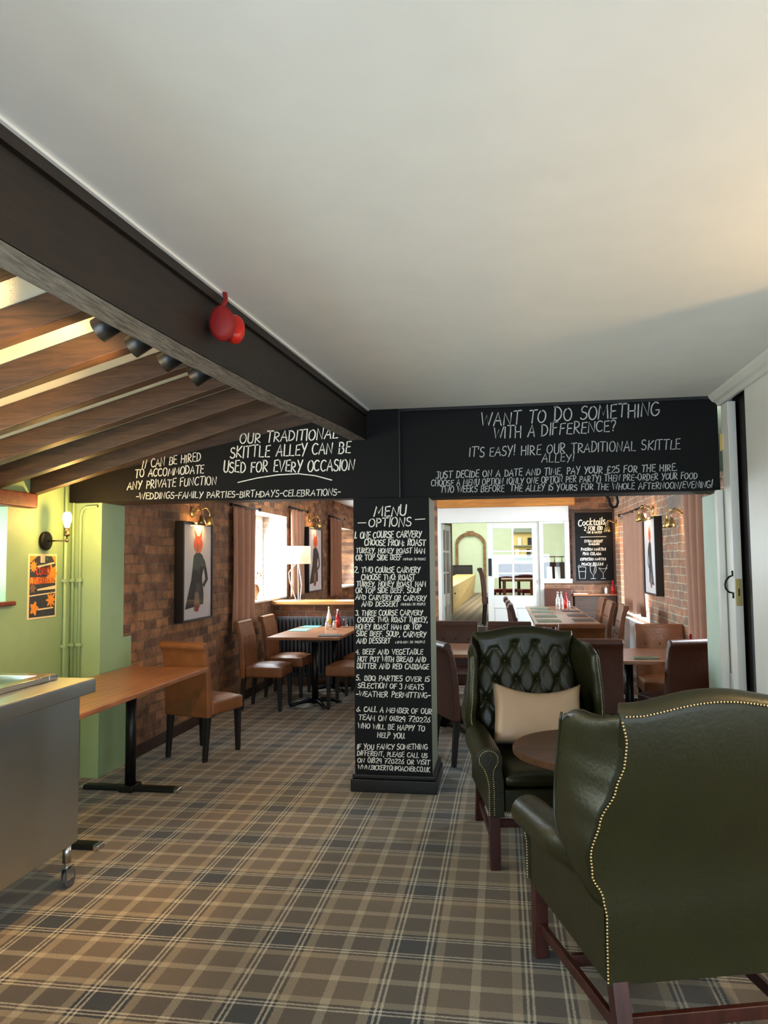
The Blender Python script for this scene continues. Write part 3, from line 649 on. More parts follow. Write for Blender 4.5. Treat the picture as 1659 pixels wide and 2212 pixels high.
mb = MB(); mb.box(1.400, 1.4068, 5.03, 5.05, 2.24, 2.34).tube([(1.40, 5.05, 2.235), (1.40, 5.05, 2.345)], 0.008, 8); mb.build('hinge', 'brass_plate', d)
mb = MB(); mb.box(1.400, 1.4068, 5.015, 5.048, 0.70, 0.83); mb.build('hinge', 'steel', d)
mb = MB(); mb.box(1.364, 1.404, 5.055, 5.105, 0, 1.984).box(1.425, 1.53, 5.052, 5.105, 0, 2.59); struct(mb.build('trim_door_frame', 'white_paint', bevel=0.004))
mb = MB(); mb.box(1.41, 2.2, 5.115, 5.60, 0, 1.984).box(1.54, 2.2, 5.115, 5.40, 1.984, 2.6); struct(mb.build('wall_jamb', 'mint', bevel=0.012))
# alcove and outer near walls
mb = MB(); mb.box(2.5, 2.6, -3, 4.5, 0, 2.6).box(1.5, 2.6, 2.79, 2.89, 0, 2.6); struct(mb.build('wall_alcove', 'ceiling'))
mb = MB(); mb.box(-3.6, 2.6, -3.1, -3.0, 0, 2.7); struct(mb.build('wall_behind', 'header_under'))
# ---- right brick wall of the dining area with two windows behind curtains
RX = 1.68
mb = MB()
mb.box(RX, RX + 0.4, 5.60, 6.15, 0, 2.62).box(RX, RX + 0.4, 6.15, 7.0, 0, 0.75).box(RX, RX + 0.4, 6.15, 7.0, 1.93, 2.62)
mb.box(RX, RX + 0.4, 7.0, 9.15, 0, 2.62).box(RX, RX + 0.4, 9.15, 11.2, 0, 0.80).box(RX, RX + 0.4, 9.15, 11.2, 2.08, 2.62).box(RX, RX + 0.4, 11.2, 11.8, 0, 2.62)
struct(mb.build('wall_right_brick', 'brick_pale_x'))
for n_, y0, y1, z0, z1 in ((4, 6.15, 7.0, 0.75, 1.93), (5, 9.15, 11.2, 0.80, 2.08)):
    mb = MB(); x = RX + 0.30; t = 0.05
    mb.box(x, x + 0.05, y0, y0 + t, z0, z1).box(x, x + 0.05, y1 - t, y1, z0, z1).box(x, x + 0.05, y0, y1, z0, z0 + t).box(x, x + 0.05, y0, y1, z1 - t, z1).box(x, x + 0.05, (y0 + y1) / 2 - 0.02, (y0 + y1) / 2 + 0.02, z0, z1)
    w = struct(mb.build('window_%d' % n_, 'white_paint'))
    mb = MB(); mb.box(x + 0.022, x + 0.026, y0 + t, y1 - t, z0 + t, z1 - t); mb.build('pane', 'glass', w)
mb = MB(); mb.box(RX - 0.02, RX + 0.1, 6.9, 7.9, 2.0, 2.16); struct(mb.build('beam_window_head', mat('weathered_oak_lintel', srgb(120, 108, 98), 0.8, bump=0.4, bscale=12, var=0.2)))

# ---- back wall of the dining area: white glazed screen with doors, brick with blackboard
BY = 11.7
mb = MB()
mb.box(1.02, 2.1, BY, BY + 0.2, 0.13, 2.62).box(0.60, 1.02, BY, BY + 0.2, 0.13, 1.20).box(-0.985, 1.02, BY, BY + 0.2, 2.53, 2.62)
struct(mb.build('wall_back_brick', 'brick_y'))
mb = MB(); mb.box(-0.98, 1.10, 11.58, 11.699, 2.36, 2.53).box(-0.98, 1.62, 11.60, 11.699, 2.53, 2.615); struct(mb.build('beam_orange', 'orange_beam', bevel=0.012))
mb = MB()
mb.box(-0.985, 1.015, BY, BY + 0.12, 2.13, 2.528)           # head board
mb.box(-0.985, -0.93, BY - 0.02, BY + 0.12, 0.13, 2.13)     # left post
mb.box(0.565, 0.625, BY - 0.02, BY + 0.12, 0.13, 2.13)      # post between door and side light
mb.box(0.945, 1.015, BY - 0.02, BY + 0.12, 1.20, 2.13)
mb.box(0.575, 1.045, BY - 0.05, BY + 0.12, 1.19, 1.255)
mb.box(0.625, 0.945, BY - 0.01, BY + 0.1, 2.095, 2.13)
scr = struct(mb.build('trim_screen', 'white_paint', bevel=0.004))
mb = MB(); mb.box(0.625, 0.945, BY + 0.05, BY + 0.055, 1.255, 2.095); mb.build('pane', 'glass', scr)
def leaf(n, hinge, ang):
    # 0.79 wide leaf in its own frame: x along the leaf, z up
    root = bpy.data.objects.new('door_%d' % n, None); C.objects.link(root); root.location = hinge; root.rotation_euler = (0, 0, ang); root['kind'] = 'structure'
    w, h, t = 0.78, 1.985, 0.045
    mb = MB()
    mb.box(0, 0.09, 0, t, 0, h).box(w - 0.1, w, 0, t, 0, h).box(0.09, w - 0.1, 0, t, h - 0.085, h).box(0.09, w - 0.1, 0, t, 0.68, 0.87).box(0.09, w - 0.1, 0, t, 0, 0.2)
    mb.box(w / 2 - 0.05, w / 2 + 0.04, 0, t, 0.2, 0.68)
    mb.box(0.09, w / 2 - 0.05, 0.015, t - 0.015, 0.2, 0.68).box(w / 2 + 0.04, w - 0.1, 0.015, t - 0.015, 0.2, 0.68)
    mb.box(w / 2 - 0.018, w / 2 + 0.012, 0.005, t - 0.005, 0.87, h - 0.085)
    for z in (1.21, 1.55): mb.box(0.09, w - 0.1, 0.006, t - 0.006, z - 0.014, z + 0.014)
    mb.build('leaf_frame', 'white_paint', root, bevel=0.003)
    mb = MB(); mb.box(0.09, w - 0.1, 0.02, 0.024, 0.87, h - 0.085); mb.build('pane', 'glass', root)
    return root
dr = leaf(2, (-0.222, BY + 0.01, 0.132), 0)
mb = MB(); mb.box(0.012, 0.062, -0.006, -0.001, 1.17, 1.44); mb.build('push_plate', 'frame_black', dr)
leaf(3, (-0.925, BY + 0.14, 0.14), R(84.5))
# ---- far room
for nm, b in (('wall_far_back', (-3.0, 4.5, 24.5, 24.6, 0.5, 3.7)), ('wall_far_left', (-3.1, -3.0, 15.1, 24.6, 0.13, 3.7)), ('wall_far_right', (4.5, 4.6, 12.0, 24.6, 0.13, 3.7)), ('wall_far_near_left', (-3.0, -0.985, 15.06, 15.16, 0.13, 3.7)), ('wall_far_near_right', (2.1, 4.5, 11.9, 12.0, 0.13, 3.7)), ('wall_far_above', (-0.985, 2.1, 11.9, 12.0, 2.62, 3.7)), ('wall_far_between', (-0.984, -0.974, 12.0, 15.16, 2.62, 3.7))):
    struct(MB().box(*b).build(nm, 'mint_far'))

# ================================================================== LARGE OBJECTS
# ---- wing chairs
def lerp(a, b, t): return a + (b - a) * t
def prof(z, pts):
    for (z0, v0), (z1, v1) in zip(pts, pts[1:]):
        if z <= z1:
            t = max(0, min(1, (z - z0) / (z1 - z0))); t = t * t * (3 - 2 * t); return lerp(v0, v1, t)
    return pts[-1][1]
BACK_X = [(0.27, 0.330), (0.46, 0.334), (0.52, 0.345), (0.59, 0.380), (0.66, 0.388), (0.76, 0.366), (0.86, 0.325), (0.94, 0.303), (1.0, 0.300), (1.09, 0.318)]
BACK_Y = [(0.27, 0.335), (0.50, 0.350), (1.10, 0.455)]
def top_z(x):
    a = abs(x)
    return 1.088 + 0.034 * max(0.0, math.cos(min(a / 0.255, 1.0) * PI / 2)) ** 1.3
def tuft(u, v):      # dimple depth on the inner back; u, v in metres
    su, sv = 0.125, 0.105; best = 9; line = 0
    for r in range(-1, 7):
        for c in range(-4, 5):
            bu = (c + 0.5 * (r % 2)) * su; bv = 0.52 + r * sv
            d2 = ((u - bu) / 0.9) ** 2 + (v - bv) ** 2
            best = min(best, d2)
    p = (u / su + (v - 0.52) / (2 * sv)); q = (u / su - (v - 0.52) / (2 * sv))
    dp = abs(p - round(p)) * su * 0.8; dq = abs(q - round(q)) * su * 0.8
    dl = min(dp, dq)
    return -0.030 * math.exp(-best / 0.00045) - 0.011 * math.exp(-(dl / 0.011) ** 2) + 0.0
def wing_chair(name, label, loc, rz):
    t = thing(name, label, 'armchair', loc, rz)
    GL = 'green_leather'
    # back: outer sheet, tufted inner sheet, rolled top
    nu, nv = 65, 56
    mb = MB()
    def outer(a, v):
        z1 = None; x = (a * 2 - 1)
        zt = top_z(x * 0.31); z = lerp(0.252, zt, v); return (x * prof(z, BACK_X), prof(z, BACK_Y), z)
    def inner(a, v):
        x = (a * 2 - 1)
        zt = top_z(x * 0.31) - 0.012; z = lerp(0.40, zt, v); xi = x * min(prof(z, BACK_X) - 0.035, 0.285)
        puff = 0.02 * (1 - abs(x) ** 4)
        y = prof(z, BACK_Y) - 0.10 - puff - (tuft(xi, z) if z > 0.5 and z < zt - 0.05 else 0)
        return (xi, y, z)
    Vo = mb.grid(outer, nu, 30); Vi = mb.grid(inner, nu, nv)
    # rolled top between the two sheets
    rows = []
    for k in range(1, 6):
        row = []
        for i in range(nu):
            po = Vo[i][-1].co; pi_ = Vi[i][-1].co; s_ = k / 6
            mid = po.lerp(pi_, s_); mid.z += 0.032 * math.sin(PI * s_); row.append(mb.b.verts.new(mid))
        rows.append(row)
    seq = [[Vo[i][-1] for i in range(nu)]] + rows + [[Vi[i][-1] for i in range(nu)]]
    for a, b in zip(seq, seq[1:]):
        for i in range(nu - 1): mb.b.faces.new([a[i], a[i + 1], b[i + 1], b[i]])
    for i_ in (0, nu - 1):
        e = [Vo[i_][j] for j in range(30)] + [s_[i_] for s_ in rows] + [Vi[i_][j] for j in range(nv - 1, -1, -1)]
        mb.b.faces.new([mb.b.verts.new(v.co) for v in e])
    mb.b.faces.new([mb.b.verts.new(v.co) for v in [Vo[i][0] for i in range(nu)] + [Vi[i][0] for i in range(nu - 1, -1, -1)]])
    back = mb.build('backrest', GL, t, smooth=True)
    for r in range(5):
        for c in range(-2, 3):
            bu = (c + 0.5 * (r % 2)) * 0.125; bv = 0.52 + r * 0.105
            if abs(bu) < 0.27 and bv < 0.97:
                mb = MB(); mb.ball((bu, prof(bv, BACK_Y) - 0.10 - 0.02 * (1 - abs(bu / 0.285) ** 4) + 0.030, bv), (0.010, 0.006, 0.010), 8); mb.build('button', GL, back, smooth=True)
    # wings
    FY = [(0.56, 0.13), (0.64, 0.08), (0.76, 0.06), (0.90, 0.07), (1.0, 0.09), (1.06, 0.115), (1.10, 0.15)]
    FX = [(0.56, 0.372), (0.66, 0.392), (0.80, 0.384), (0.95, 0.374), (1.10, 0.368)]
    for s in (-1, 1):
        mb = MB(); nz, n1 = 26, 14
        def lowz(a): return 0.485 + 0.085 * (0.5 - 0.5 * math.cos(PI * min(1, a * 1.25)))
        def hiz(a): return lerp(1.094, 1.045, a) - 0.014 * math.sin(PI * min(1, a * 1.5)) - 0.022 * max(0, (a - 0.8) / 0.2) ** 2
        def pt(a, v, off):
            z = lerp(lowz(a), hiz(a), v)
            xb, yb = prof(z, BACK_X), prof(z, BACK_Y); xf, yf = prof(z, FX), prof(z, FY)
            a_ = a; yb -= 0.014
            bulge = 0.012 * math.sin(PI * a)
            x = lerp(xb, xf, a_ ** 0.8) + bulge; y = lerp(yb, yf, a_)
            th = lerp(0.042, 0.05, a) + (0.006 * math.sin(PI * v))
            return (s * (x - off * th), y + off * (0.006 if a > 0.9 else 0.0), z)
        ring = []
        for i in range(n1): ring.append((i / (n1 - 1), 0.0))
        for k in range(1, 5): ring.append((1.0 + 0.0, k / 5.0))
        for i in range(n1): ring.append((1 - i / (n1 - 1), 1.0))
        V = []
        for (a, off) in ring:
            col = []
            for j in range(nz):
                v = j / (nz - 1); p = Vector(pt(min(a, 1.0), v, off))
                if a >= 1.0: p.y -= 0.024 * math.sin(PI * off)
                edge = max(0, (v - 0.9) / 0.1)
                p.x -= s * (0.5 - off) * -0.0 + s * (0.02 * edge ** 2 * (1 - 2 * off))
                col.append(mb.b.verts.new(p))
            V.append(col)
        N = len(V)
        for i in range(N - 1):
            for j in range(nz - 1): mb.b.faces.new([V[i][j], V[i + 1][j], V[i + 1][j + 1], V[i][j + 1]])
        for j in range(nz - 1): mb.b.faces.new([V[N - 1][j], V[0][j], V[0][j + 1], V[N - 1][j + 1]])
        for jj in (0, nz - 1):
            for i in range((N - 1) // 2):
                mb.b.faces.new([V[i][jj], V[i + 1][jj], V[N - 2 - i][jj], V[N - 1 - i][jj]] if N - 2 - i != i + 1 else [V[i][jj], V[i + 1][jj], V[N - 1 - i][jj]])
        w = mb.build('wing', GL, t, smooth=True)
        # piping along the wing's outer edge
        mb = MB(); mb.tube([Vector(pt(0.97, j / 18, -0.02)) for j in range(19)], 0.005, 6); mb.build('piping', GL, w, smooth=True)
        # arm: rolled scroll on a flat side panel
        mb = MB()
        sec = [(0.262, 0.264), (0.262, 0.44), (0.272, 0.50)] + [(0.340 + 0.074 * math.cos(R(q)), 0.545 + 0.068 * math.sin(R(q))) for q in range(190, -41, -18)] + [(0.368, 0.492), (0.346, 0.470), (0.337, 0.43), (0.336, 0.264)]
        ny = 14; V = []
        for i in range(ny):
            u = i / (ny - 1); y = lerp(-0.375, 0.33, u); dz = 0.035 * u; k = 1.0 - 0.06 * u - 0.62 * max(0.0, min(1.0, (y - 0.04) / 0.14))
            col = []
            for (x, z) in sec:
                xx = x if z < 0.46 else lerp(0.33, x, k)
                bulge = -0.012 if i == 0 else 0
                cx, cz = (0.33, 0.5)
                if i == 0: cz = 0.54; xx = cx + (xx - cx) * 0.93; z2 = cz + (z - cz) * (0.94 if z > 0.46 else 1.0)
                else: z2 = z
                col.append(mb.b.verts.new((s * xx, y + bulge, z2 + (dz if z > 0.44 else 0))))
            V.append(col)
        n_ = len(sec)
        for i in range(ny - 1):
            for k in range(n_): mb.b.faces.new([V[i][k], V[i][(k + 1) % n_], V[i + 1][(k + 1) % n_], V[i + 1][k]])
        mb.b.faces.new(V[0]); mb.b.faces.new(V[-1][::-1])
        arm = mb.build('arm', GL, t, smooth=True, bevel=0.006)
        # facing of the scroll, outlined by nails
        face = [(0.318 + 0.0, 0.28), (0.318, 0.42), (0.322, 0.47), (0.318, 0.50)] + [(0.343 + 0.048 * math.cos(R(q)), 0.550 + 0.045 * math.sin(R(q))) for q in range(205, -60, -18)] + [(0.362, 0.495), (0.350, 0.46), (0.343, 0.42), (0.342, 0.28)]
        mb = MB(); mb.prism([(s * x, z) for x, z in face], 'y', -0.393, -0.380); mb.build('scroll_facing', GL, arm, bevel=0.004)
    mb = MB(); mb.box(-0.262, 0.262, -0.365, 0.30, 0.275, 0.395); mb.build('seat_rail', GL, t, bevel=0.012)
    # seat cushion, domed
    mb = MB()
    def cush(a, b_):
        x, y = lerp(-0.255, 0.255, a), lerp(-0.385, 0.225, b_)
        e = min(1, min(a, 1 - a) * 12) ** 0.5 * min(1, min(b_, 1 - b_) * 12) ** 0.5
        return x, y, e
    nu_, nv_ = 24, 24
    T_ = mb.grid(lambda a, b_: (lambda c: (c[0], c[1], 0.458 + 0.022 * c[2] + 0.02 * math.sin(PI * a) * math.sin(PI * b_)))(cush(a, b_)), nu_, nv_)
    B_ = mb.grid(lambda a, b_: (lambda c: (c[0], c[1], 0.422 - 0.024 * c[2]))(cush(a, b_)), nu_, nv_)
    for i in range(nu_ - 1):
        mb.b.faces.new([T_[i][0], T_[i + 1][0], B_[i + 1][0], B_[i][0]]); mb.b.faces.new([T_[i][-1], B_[i][-1], B_[i + 1][-1], T_[i + 1][-1]])
    for j in range(nv_ - 1):
        mb.b.faces.new([T_[0][j], B_[0][j], B_[0][j + 1], T_[0][j + 1]]); mb.b.faces.new([T_[-1][j], T_[-1][j + 1], B_[-1][j + 1], B_[-1][j]])
    mb.build('seat_cushion', GL, t, smooth=True)
    # legs and stretchers
    for s in (-1, 1):
        mb = MB(); a = 0.026; x = s * 0.312; y = -0.345
        mb.hexa([(x - a, y - a, 0), (x + a, y - a, 0), (x + a, y + a, 0), (x - a, y + a, 0), (x - a, y - a, 0.276), (x + a, y - a, 0.276), (x + a, y + a, 0.276), (x - a, y + a, 0.276)]); mb.build('leg', 'mahogany', t, bevel=0.003)
        mb = MB(); x = s * 0.288; y0, y1 = 0.375, 0.305
        mb.hexa([(x - a, y0 - a, 0), (x + a, y0 - a, 0), (x + a, y0 + a, 0), (x - a, y0 + a, 0), (x - a, y1 - a, 0.276), (x + a, y1 - a, 0.276), (x + a, y1 + a, 0.276), (x - a, y1 + a, 0.276)]); mb.build('leg', 'mahogany', t, bevel=0.003)
        mb = MB(); mb.hexa([(s * 0.298, -0.325, 0.095), (s * 0.320, -0.325, 0.095), (s * 0.298, 0.33, 0.095), (s * 0.278, 0.33, 0.095), (s * 0.298, -0.325, 0.135), (s * 0.320, -0.325, 0.135), (s * 0.298, 0.33, 0.135), (s * 0.278, 0.33, 0.135)]); mb.build('stretcher', 'mahogany', t, bevel=0.003)
    for y, z, hw in ((-0.06, 0.105, 0.292), (0.345, 0.125, 0.270)):
        mb = MB(); mb.box(-hw, hw, y - 0.012, y + 0.012, z, z + 0.042); mb.build('stretcher', 'mahogany', t, bevel=0.003)
    # brass nailheads along the seams
    mb = MB()
    def nails(path, step=0.0108, r=0.0040):
        path = [Vector(p) for p in path]; acc = 0
        for a, b in zip(path, path[1:]):
            L = (b - a).length; d = acc
            while d < L:
                mb.ball(a.lerp(b, d / L), r, 6); d += step
            acc = d - L
    for s in (-1, 1):
        nails([(s * (prof(z, BACK_X) - 0.002), prof(z, BACK_Y) + 0.002, z) for z in [0.262 + 0.808 * i / 40 for i in range(41)]])
        nails([(s * x, -0.3945, z) for x, z in face])
        nails([(s * (prof(z, FX) - 0.022), prof(z, FY) - 0.0255, z) for z in [0.62 + 0.385 * i / 20 for i in range(21)]], 0.0105, 0.0038)
    nails([(x, prof(top_z(x), BACK_Y) + 0.003, top_z(x) - 0.006) for x in [-0.31 + 0.62 * i / 50 for i in range(51)]])
    nails([(x, -0.366, 0.283) for x in [-0.255 + 0.51 * i / 10 for i in range(11)]])
    mb.build('nailhead_trim', 'nail', t, smooth=True, kind='stuff')
    return t
FARW = (0.185, 4.31, R(9.8)); NEARW = (0.515, 2.86, R(196.2))
wing_chair('wing_chair', 'green buttoned leather wing chair facing us with a beige cushion on its seat', (FARW[0], FARW[1], 0), FARW[2])
wing_chair('wing_chair', 'green leather wing chair seen from behind, its nail-studded back nearest the camera', (NEARW[0], NEARW[1], 0), NEARW[2])
# cushion on the far chair
t = None
mb = MB()
def pil_(a, b_, s):
    x, z = a * 2 - 1, b_ * 2 - 1
    k = (1 - x ** 4) ** 0.5 * (1 - z ** 4) ** 0.5
    pinch = 1 - 0.07 * (1 - abs(z)) * abs(x) ** 6 - 0.0
    sag = -0.05 * (1 - x * x) * max(0, z)
    return (x * 0.254 * (1 - 0.06 * (1 - z * z)), s * 0.062 * k, z * 0.175 * (1 - 0.07 * (1 - x * x)) + sag)
n_ = 22
for s in (-1, 1): mb.grid(lambda a, b_: pil_(a, b_, s), n_, n_)
pm = Matrix.Translation((FARW[0], FARW[1], 0)) @ Matrix.Rotation(FARW[2], 4, 'Z') @ Matrix.Translation((0.004, 0.050, 0.688)) @ Matrix.Rotation(R(-24), 4, 'X') @ Matrix.Rotation(R(3), 4, 'Y')
po = mb.build('scatter_cushion', 'pillow', smooth=True, weld=True); po.matrix_world = pm
tag(po, 'beige leather-look cushion propped on the seat of the buttoned green wing chair', 'cushion')

# ---- round table between the wing chairs
t = thing('round_table', 'small round dark wood pub table between the two green wing chairs', 'table', (0.415, 3.545, 0), 0)
mb = MB(); mb.lathe([(0, 0.672), (0.375, 0.672), (0.385, 0.680), (0.385, 0.698), (0.377, 0.704), (0, 0.704)], 56); mb.build('table_top', 'round_wood', t, bevel=0.0)
mb = MB(); mb.lathe([(0, 0.05), (0.05, 0.05), (0.038, 0.10), (0.032, 0.3), (0.045, 0.45), (0.034, 0.6), (0.06, 0.66), (0.06, 0.671), (0, 0.671)], 18); mb.build('column', 'leg_dark', t, smooth=True)
for k in range(3):
    a = 2 * PI * k / 3 + 0.5; mb = MB()
    mb.tube([(0.03 * math.cos(a), 0.03 * math.sin(a), 0.12), (0.12 * math.cos(a), 0.12 * math.sin(a), 0.10), (0.22 * math.cos(a), 0.22 * math.sin(a), 0.035), (0.27 * math.cos(a), 0.27 * math.sin(a), 0.022)], [0.026, 0.024, 0.02, 0.018], 8); mb.build('foot', 'leg_dark', t, smooth=True)

# ---- stainless serving cart
t = thing('serving_cart', 'stainless steel carvery serving cart on castors at the left edge', 'serving cart', (-2.45, 2.8, 0))
ox, oy = 2.45, -2.8
def L_(x0, x1, y0, y1, z0, z1): return MB().box(x0 + ox, x1 + ox, y0 + oy, y1 + oy, z0, z1)
L_(-2.80, -2.055, 1.72, 3.45, 0.212, 0.915).build('body', 'steel', t, bevel=0.006)
L_(-2.84, -2.0, 1.66, 3.50, 0.916, 0.985).build('worktop', 'steel', t, bevel=0.006)
mb = MB(); x0, x1, y0, y1 = -2.78 + ox, -2.17 + ox, 1.8 + oy, 3.44 + oy
mb.box(x0, x1, y0, y0 + 0.07, 0.986, 1.012).box(x0, x1, y1 - 0.07, y1, 0.986, 1.012).box(x0, x0 + 0.07, y0 + 0.07, y1 - 0.07, 0.986, 1.012).box(x1 - 0.07, x1, y0 + 0.07, y1 - 0.07, 0.986, 1.012)
mb.build('glass_frame', 'steel_bright', t, bevel=0.003)
MB().box(x0 + 0.07, x1 - 0.07, y0 + 0.07, y1 - 0.07, 0.996, 1.002).build('glass_panel', 'glass_dark', t)
for x in (-2.74, -2.088):
    for y in (1.8, 3.41):
        mb = MB(); mb.tube([(x + ox, y + oy, 0.125), (x + ox, y + oy, 0.211)], 0.020, 14); lg = mb.build('leg', 'steel', t, smooth=True)
        mb = MB(); mb.tube([(x + ox, y + oy, 0.100), (x + ox, y + oy, 0.126)], 0.014, 10).box(x + ox - 0.016, x + ox - 0.012, y + oy - 0.02, y + oy + 0.04, 0.045, 0.105).box(x + ox + 0.012, x + ox + 0.016, y + oy - 0.02, y + oy + 0.04, 0.045, 0.105).box(x + ox - 0.016, x + ox + 0.016, y + oy - 0.018, y + oy + 0.015, 0.098, 0.104); mb.build('castor_fork', 'steel_bright', lg)
        mb = MB(); mb.lathe([(0.012, -0.011), (0.038, -0.011), (0.046, -0.007), (0.046, 0.007), (0.038, 0.011), (0.012, 0.011)], 22); mb.xf(Matrix.Translation((x + ox, y + oy + 0.022, 0.0465)) @ Matrix.Rotation(R(90), 4, 'Y')); mb.build('castor_wheel', 'rubber', lg)

# ---- tables on pedestals
def pedestal(t, x, y, h, style, top):
    mb = MB(); mb.lathe([(0.036, 0.03), (0.036, h - 0.02)], 18, (x, y, 0)); mb.build('column', 'black_metal', t, smooth=True)
    if style == 'bar':
        mb = MB(); mb.hexa([(x - 0.34, y - 0.035, 0.004), (x + 0.34, y - 0.035, 0.004), (x + 0.34, y + 0.035, 0.004), (x - 0.34, y + 0.035, 0.004), (x - 0.33, y - 0.03, 0.034), (x + 0.33, y - 0.03, 0.034), (x + 0.33, y + 0.03, 0.034), (x - 0.33, y + 0.03, 0.034)])
        mb.box(x - 0.05, x + 0.05, y - 0.07, y + 0.07, 0.004, 0.045)
        b = mb.build('base', 'black_metal', t, bevel=0.006)
        for s in (-1, 1):
            mb = MB(); mb.box(x + s * 0.345 - 0.016, x + s * 0.345 + 0.016, y - 0.037, y + 0.037, 0.0, 0.030); mb.build('foot_cap', 'chrome_cap', b, bevel=0.006)
    else:
        for k in range(4):
            a = style + k * PI / 2; mb = MB()
            mb.tube([(x + r * math.cos(a), y + r * math.sin(a), z) for r, z in ((0.0, 0.06), (0.10, 0.062), (0.20, 0.048), (0.29, 0.022))], [0.026, 0.025, 0.021, 0.015], 8); b = mb.build('foot', 'black_metal', t, smooth=True)
            mb = MB(); mb.lathe([(0, 0), (0.018, 0), (0.018, 0.02), (0, 0.02)], 10, (x + 0.30 * math.cos(a), y + 0.30 * math.sin(a), 0)); mb.build('foot_cap', 'chrome_cap', b)
    MB().box(x - 0.13, x + 0.13, y - 0.13, y + 0.13, h - 0.025, h - 0.0).build('top_plate', 'black_metal', t)
def table(name, label, x0, x1, y0, y1, z, peds, style, wood, zf=0.0, group=None):
    cx, cy = (x0 + x1) / 2, (y0 + y1) / 2
    t = thing(name, label, 'table', (cx, cy, zf), 0, group)
    MB().box(x0 - cx, x1 - cx, y0 - cy, y1 - cy, z - zf - 0.03, z - zf).build('table_top', wood, t, bevel=0.004)
    for px, py in peds: pedestal(t, px - cx, py - cy, z - zf - 0.031, style, t)
    return t
table('dining_table', 'bare brown wood table between the steel cart and the green wall', -2.89, -2.24, 3.72, 5.54, 0.75, [(-2.545, 4.91), (-2.545, 3.90)], 'bar', 'table_wood')
table('dining_table', 'wood table laid with sauce bottles in front of the dark radiator', -2.50, -1.715, 7.78, 9.15, 0.75, [(-2.02, 7.98), (-2.02, 8.95)], R(35), 'table_wood_x')
table('dining_table', 'wood table mostly hidden behind the far wing chair, beside the pillar', -0.86, 0.36, 6.55, 7.42, 0.74, [(-0.55, 7.0), (0.1, 7.0)], R(45), 'table_wood_x')
table('dining_table', 'wood table by the right brick wall with a folded green napkin on it', 0.64, 1.55, 6.24, 7.12, 0.74, [(1.05, 6.72)], R(2), 'table_wood_x')
table('dining_table', 'nearer of the two long tables running towards the cocktail blackboard', 0.33, 1.02, 8.12, 9.66, 0.87, [(0.68, 8.86)], R(0.5), 'table_wood', 0.13)
table('dining_table', 'farther of the two long tables, below the cocktail blackboard', 0.33, 1.02, 9.68, 11.25, 0.87, [(0.68, 10.62)], R(0.5), 'table_wood', 0.13)

# ---- dining chairs
def make_chair(label, loc, rz, leather, group=None):
    t = thing('dining_chair', label, 'chair', loc, rz, group)
    mb = MB(); n = 12
    mb.box(-0.22, 0.22, -0.235, 0.165, 0.345, 0.455)
    s = mb.build('seat', leather, t, bevel=0.022, seg=3)
    mb = MB()
    def dome(a, b_):
        x, y = lerp(-0.205, 0.205, a), lerp(-0.22, 0.16, b_)
        return (x, y, 0.453 + 0.028 * (1 - (2 * a - 1) ** 4) * (1 - (2 * b_ - 1) ** 4))
    mb.grid(dome, n, n); mb.build('seat_pad', leather, s, smooth=True)
    mb = MB()
    P = [(0.168, 0.335), (0.166, 0.46), (0.175, 0.60), (0.192, 0.74), (0.214, 0.84), (0.232, 0.892)]
    P += [(0.262 + 0.034 * math.cos(R(q)), 0.894 + 0.034 * math.sin(R(q))) for q in range(160, -75, -22)]
    P += [(0.262, 0.83), (0.246, 0.74), (0.232, 0.60), (0.225, 0.46), (0.222, 0.335)]
    mb.prism(P, 'x', -0.22, 0.22)
    b = mb.build('backrest', leather, t, bevel=0.014, seg=3)
    for i in range(3):
        for j in range(2):
            x = (i - 1) * 0.13; z = 0.62 + j * 0.13; y = (0.176 if j == 0 else 0.193)
            mb = MB(); mb.ball((x, y - 0.002, z), (0.011, 0.006, 0.011), 8); mb.build('button', leather, b, smooth=True)
    for sx in (-1, 1):
        for y0, y1 in ((-0.205, -0.20), (0.215, 0.185)):
            mb = MB(); a, c = 0.016, 0.023; x = sx * 0.185
            mb.hexa([(x - a, y0 - a, 0), (x + a, y0 - a, 0), (x + a, y0 + a, 0), (x - a, y0 + a, 0), (x - c, y1 - c, 0.346), (x + c, y1 - c, 0.346), (x + c, y1 + c, 0.346), (x - c, y1 + c, 0.346)]); mb.build('leg', 'leg_dark', t, bevel=0.003)
    return t
CT = make_chair('tan brown leather dining chair with its back to us beside the bare wood table', (-2.43, 5.92, 0), R(163), 'brown_leather')
dup(CT, (-2.515, 7.83, 0), R(90), 'tan leather chair by the brick wall under the curtain, front seat at the bottle table')
dup(CT, (-2.505, 8.62, 0), R(90), 'tan leather buttoned chair next to the low wall, far side seat at the bottle table')
dup(CT, (-1.62, 7.98, 0), R(-92), 'tan leather chair half hidden by the menu pillar, nearer seat at the bottle table')
dup(CT, (-1.60, 8.78, 0), R(-90), 'tan leather chair behind the menu pillar, against the radiator end')
CD = make_chair('dark brown leather chair facing us behind the table right of the pillar', (-0.485, 7.57, 0), 0, 'dark_leather')
dup(CD, (0.045, 7.50, 0), R(-3), 'dark brown chair whose top edge shows just above the buttoned wing chair')
dup(CD, (-0.285, 6.02, 0), R(118), 'dark brown chair squeezed between the pillar and the buttoned wing chair')
dup(CD, (0.70, 6.37, 0), R(180), 'dark brown chair back standing right behind the buttoned wing chair')
dup(CD, (1.36, 6.36, 0), R(200), 'dark brown chair seen from behind beside the mint green wall end')
dup(CT, (1.45, 7.26, 0), R(-2), 'tan buttoned chair facing us at the table by the pink curtain')
dup(CT, (0.735, 7.76, 0), R(182), 'tan chair with its back to us at the near end of the long tables')
dup(CT, (1.03, 8.48, 0.13), R(-93), 'tan chair on the right of the long tables, nearest of that row', 'chairs along the right of the long tables')
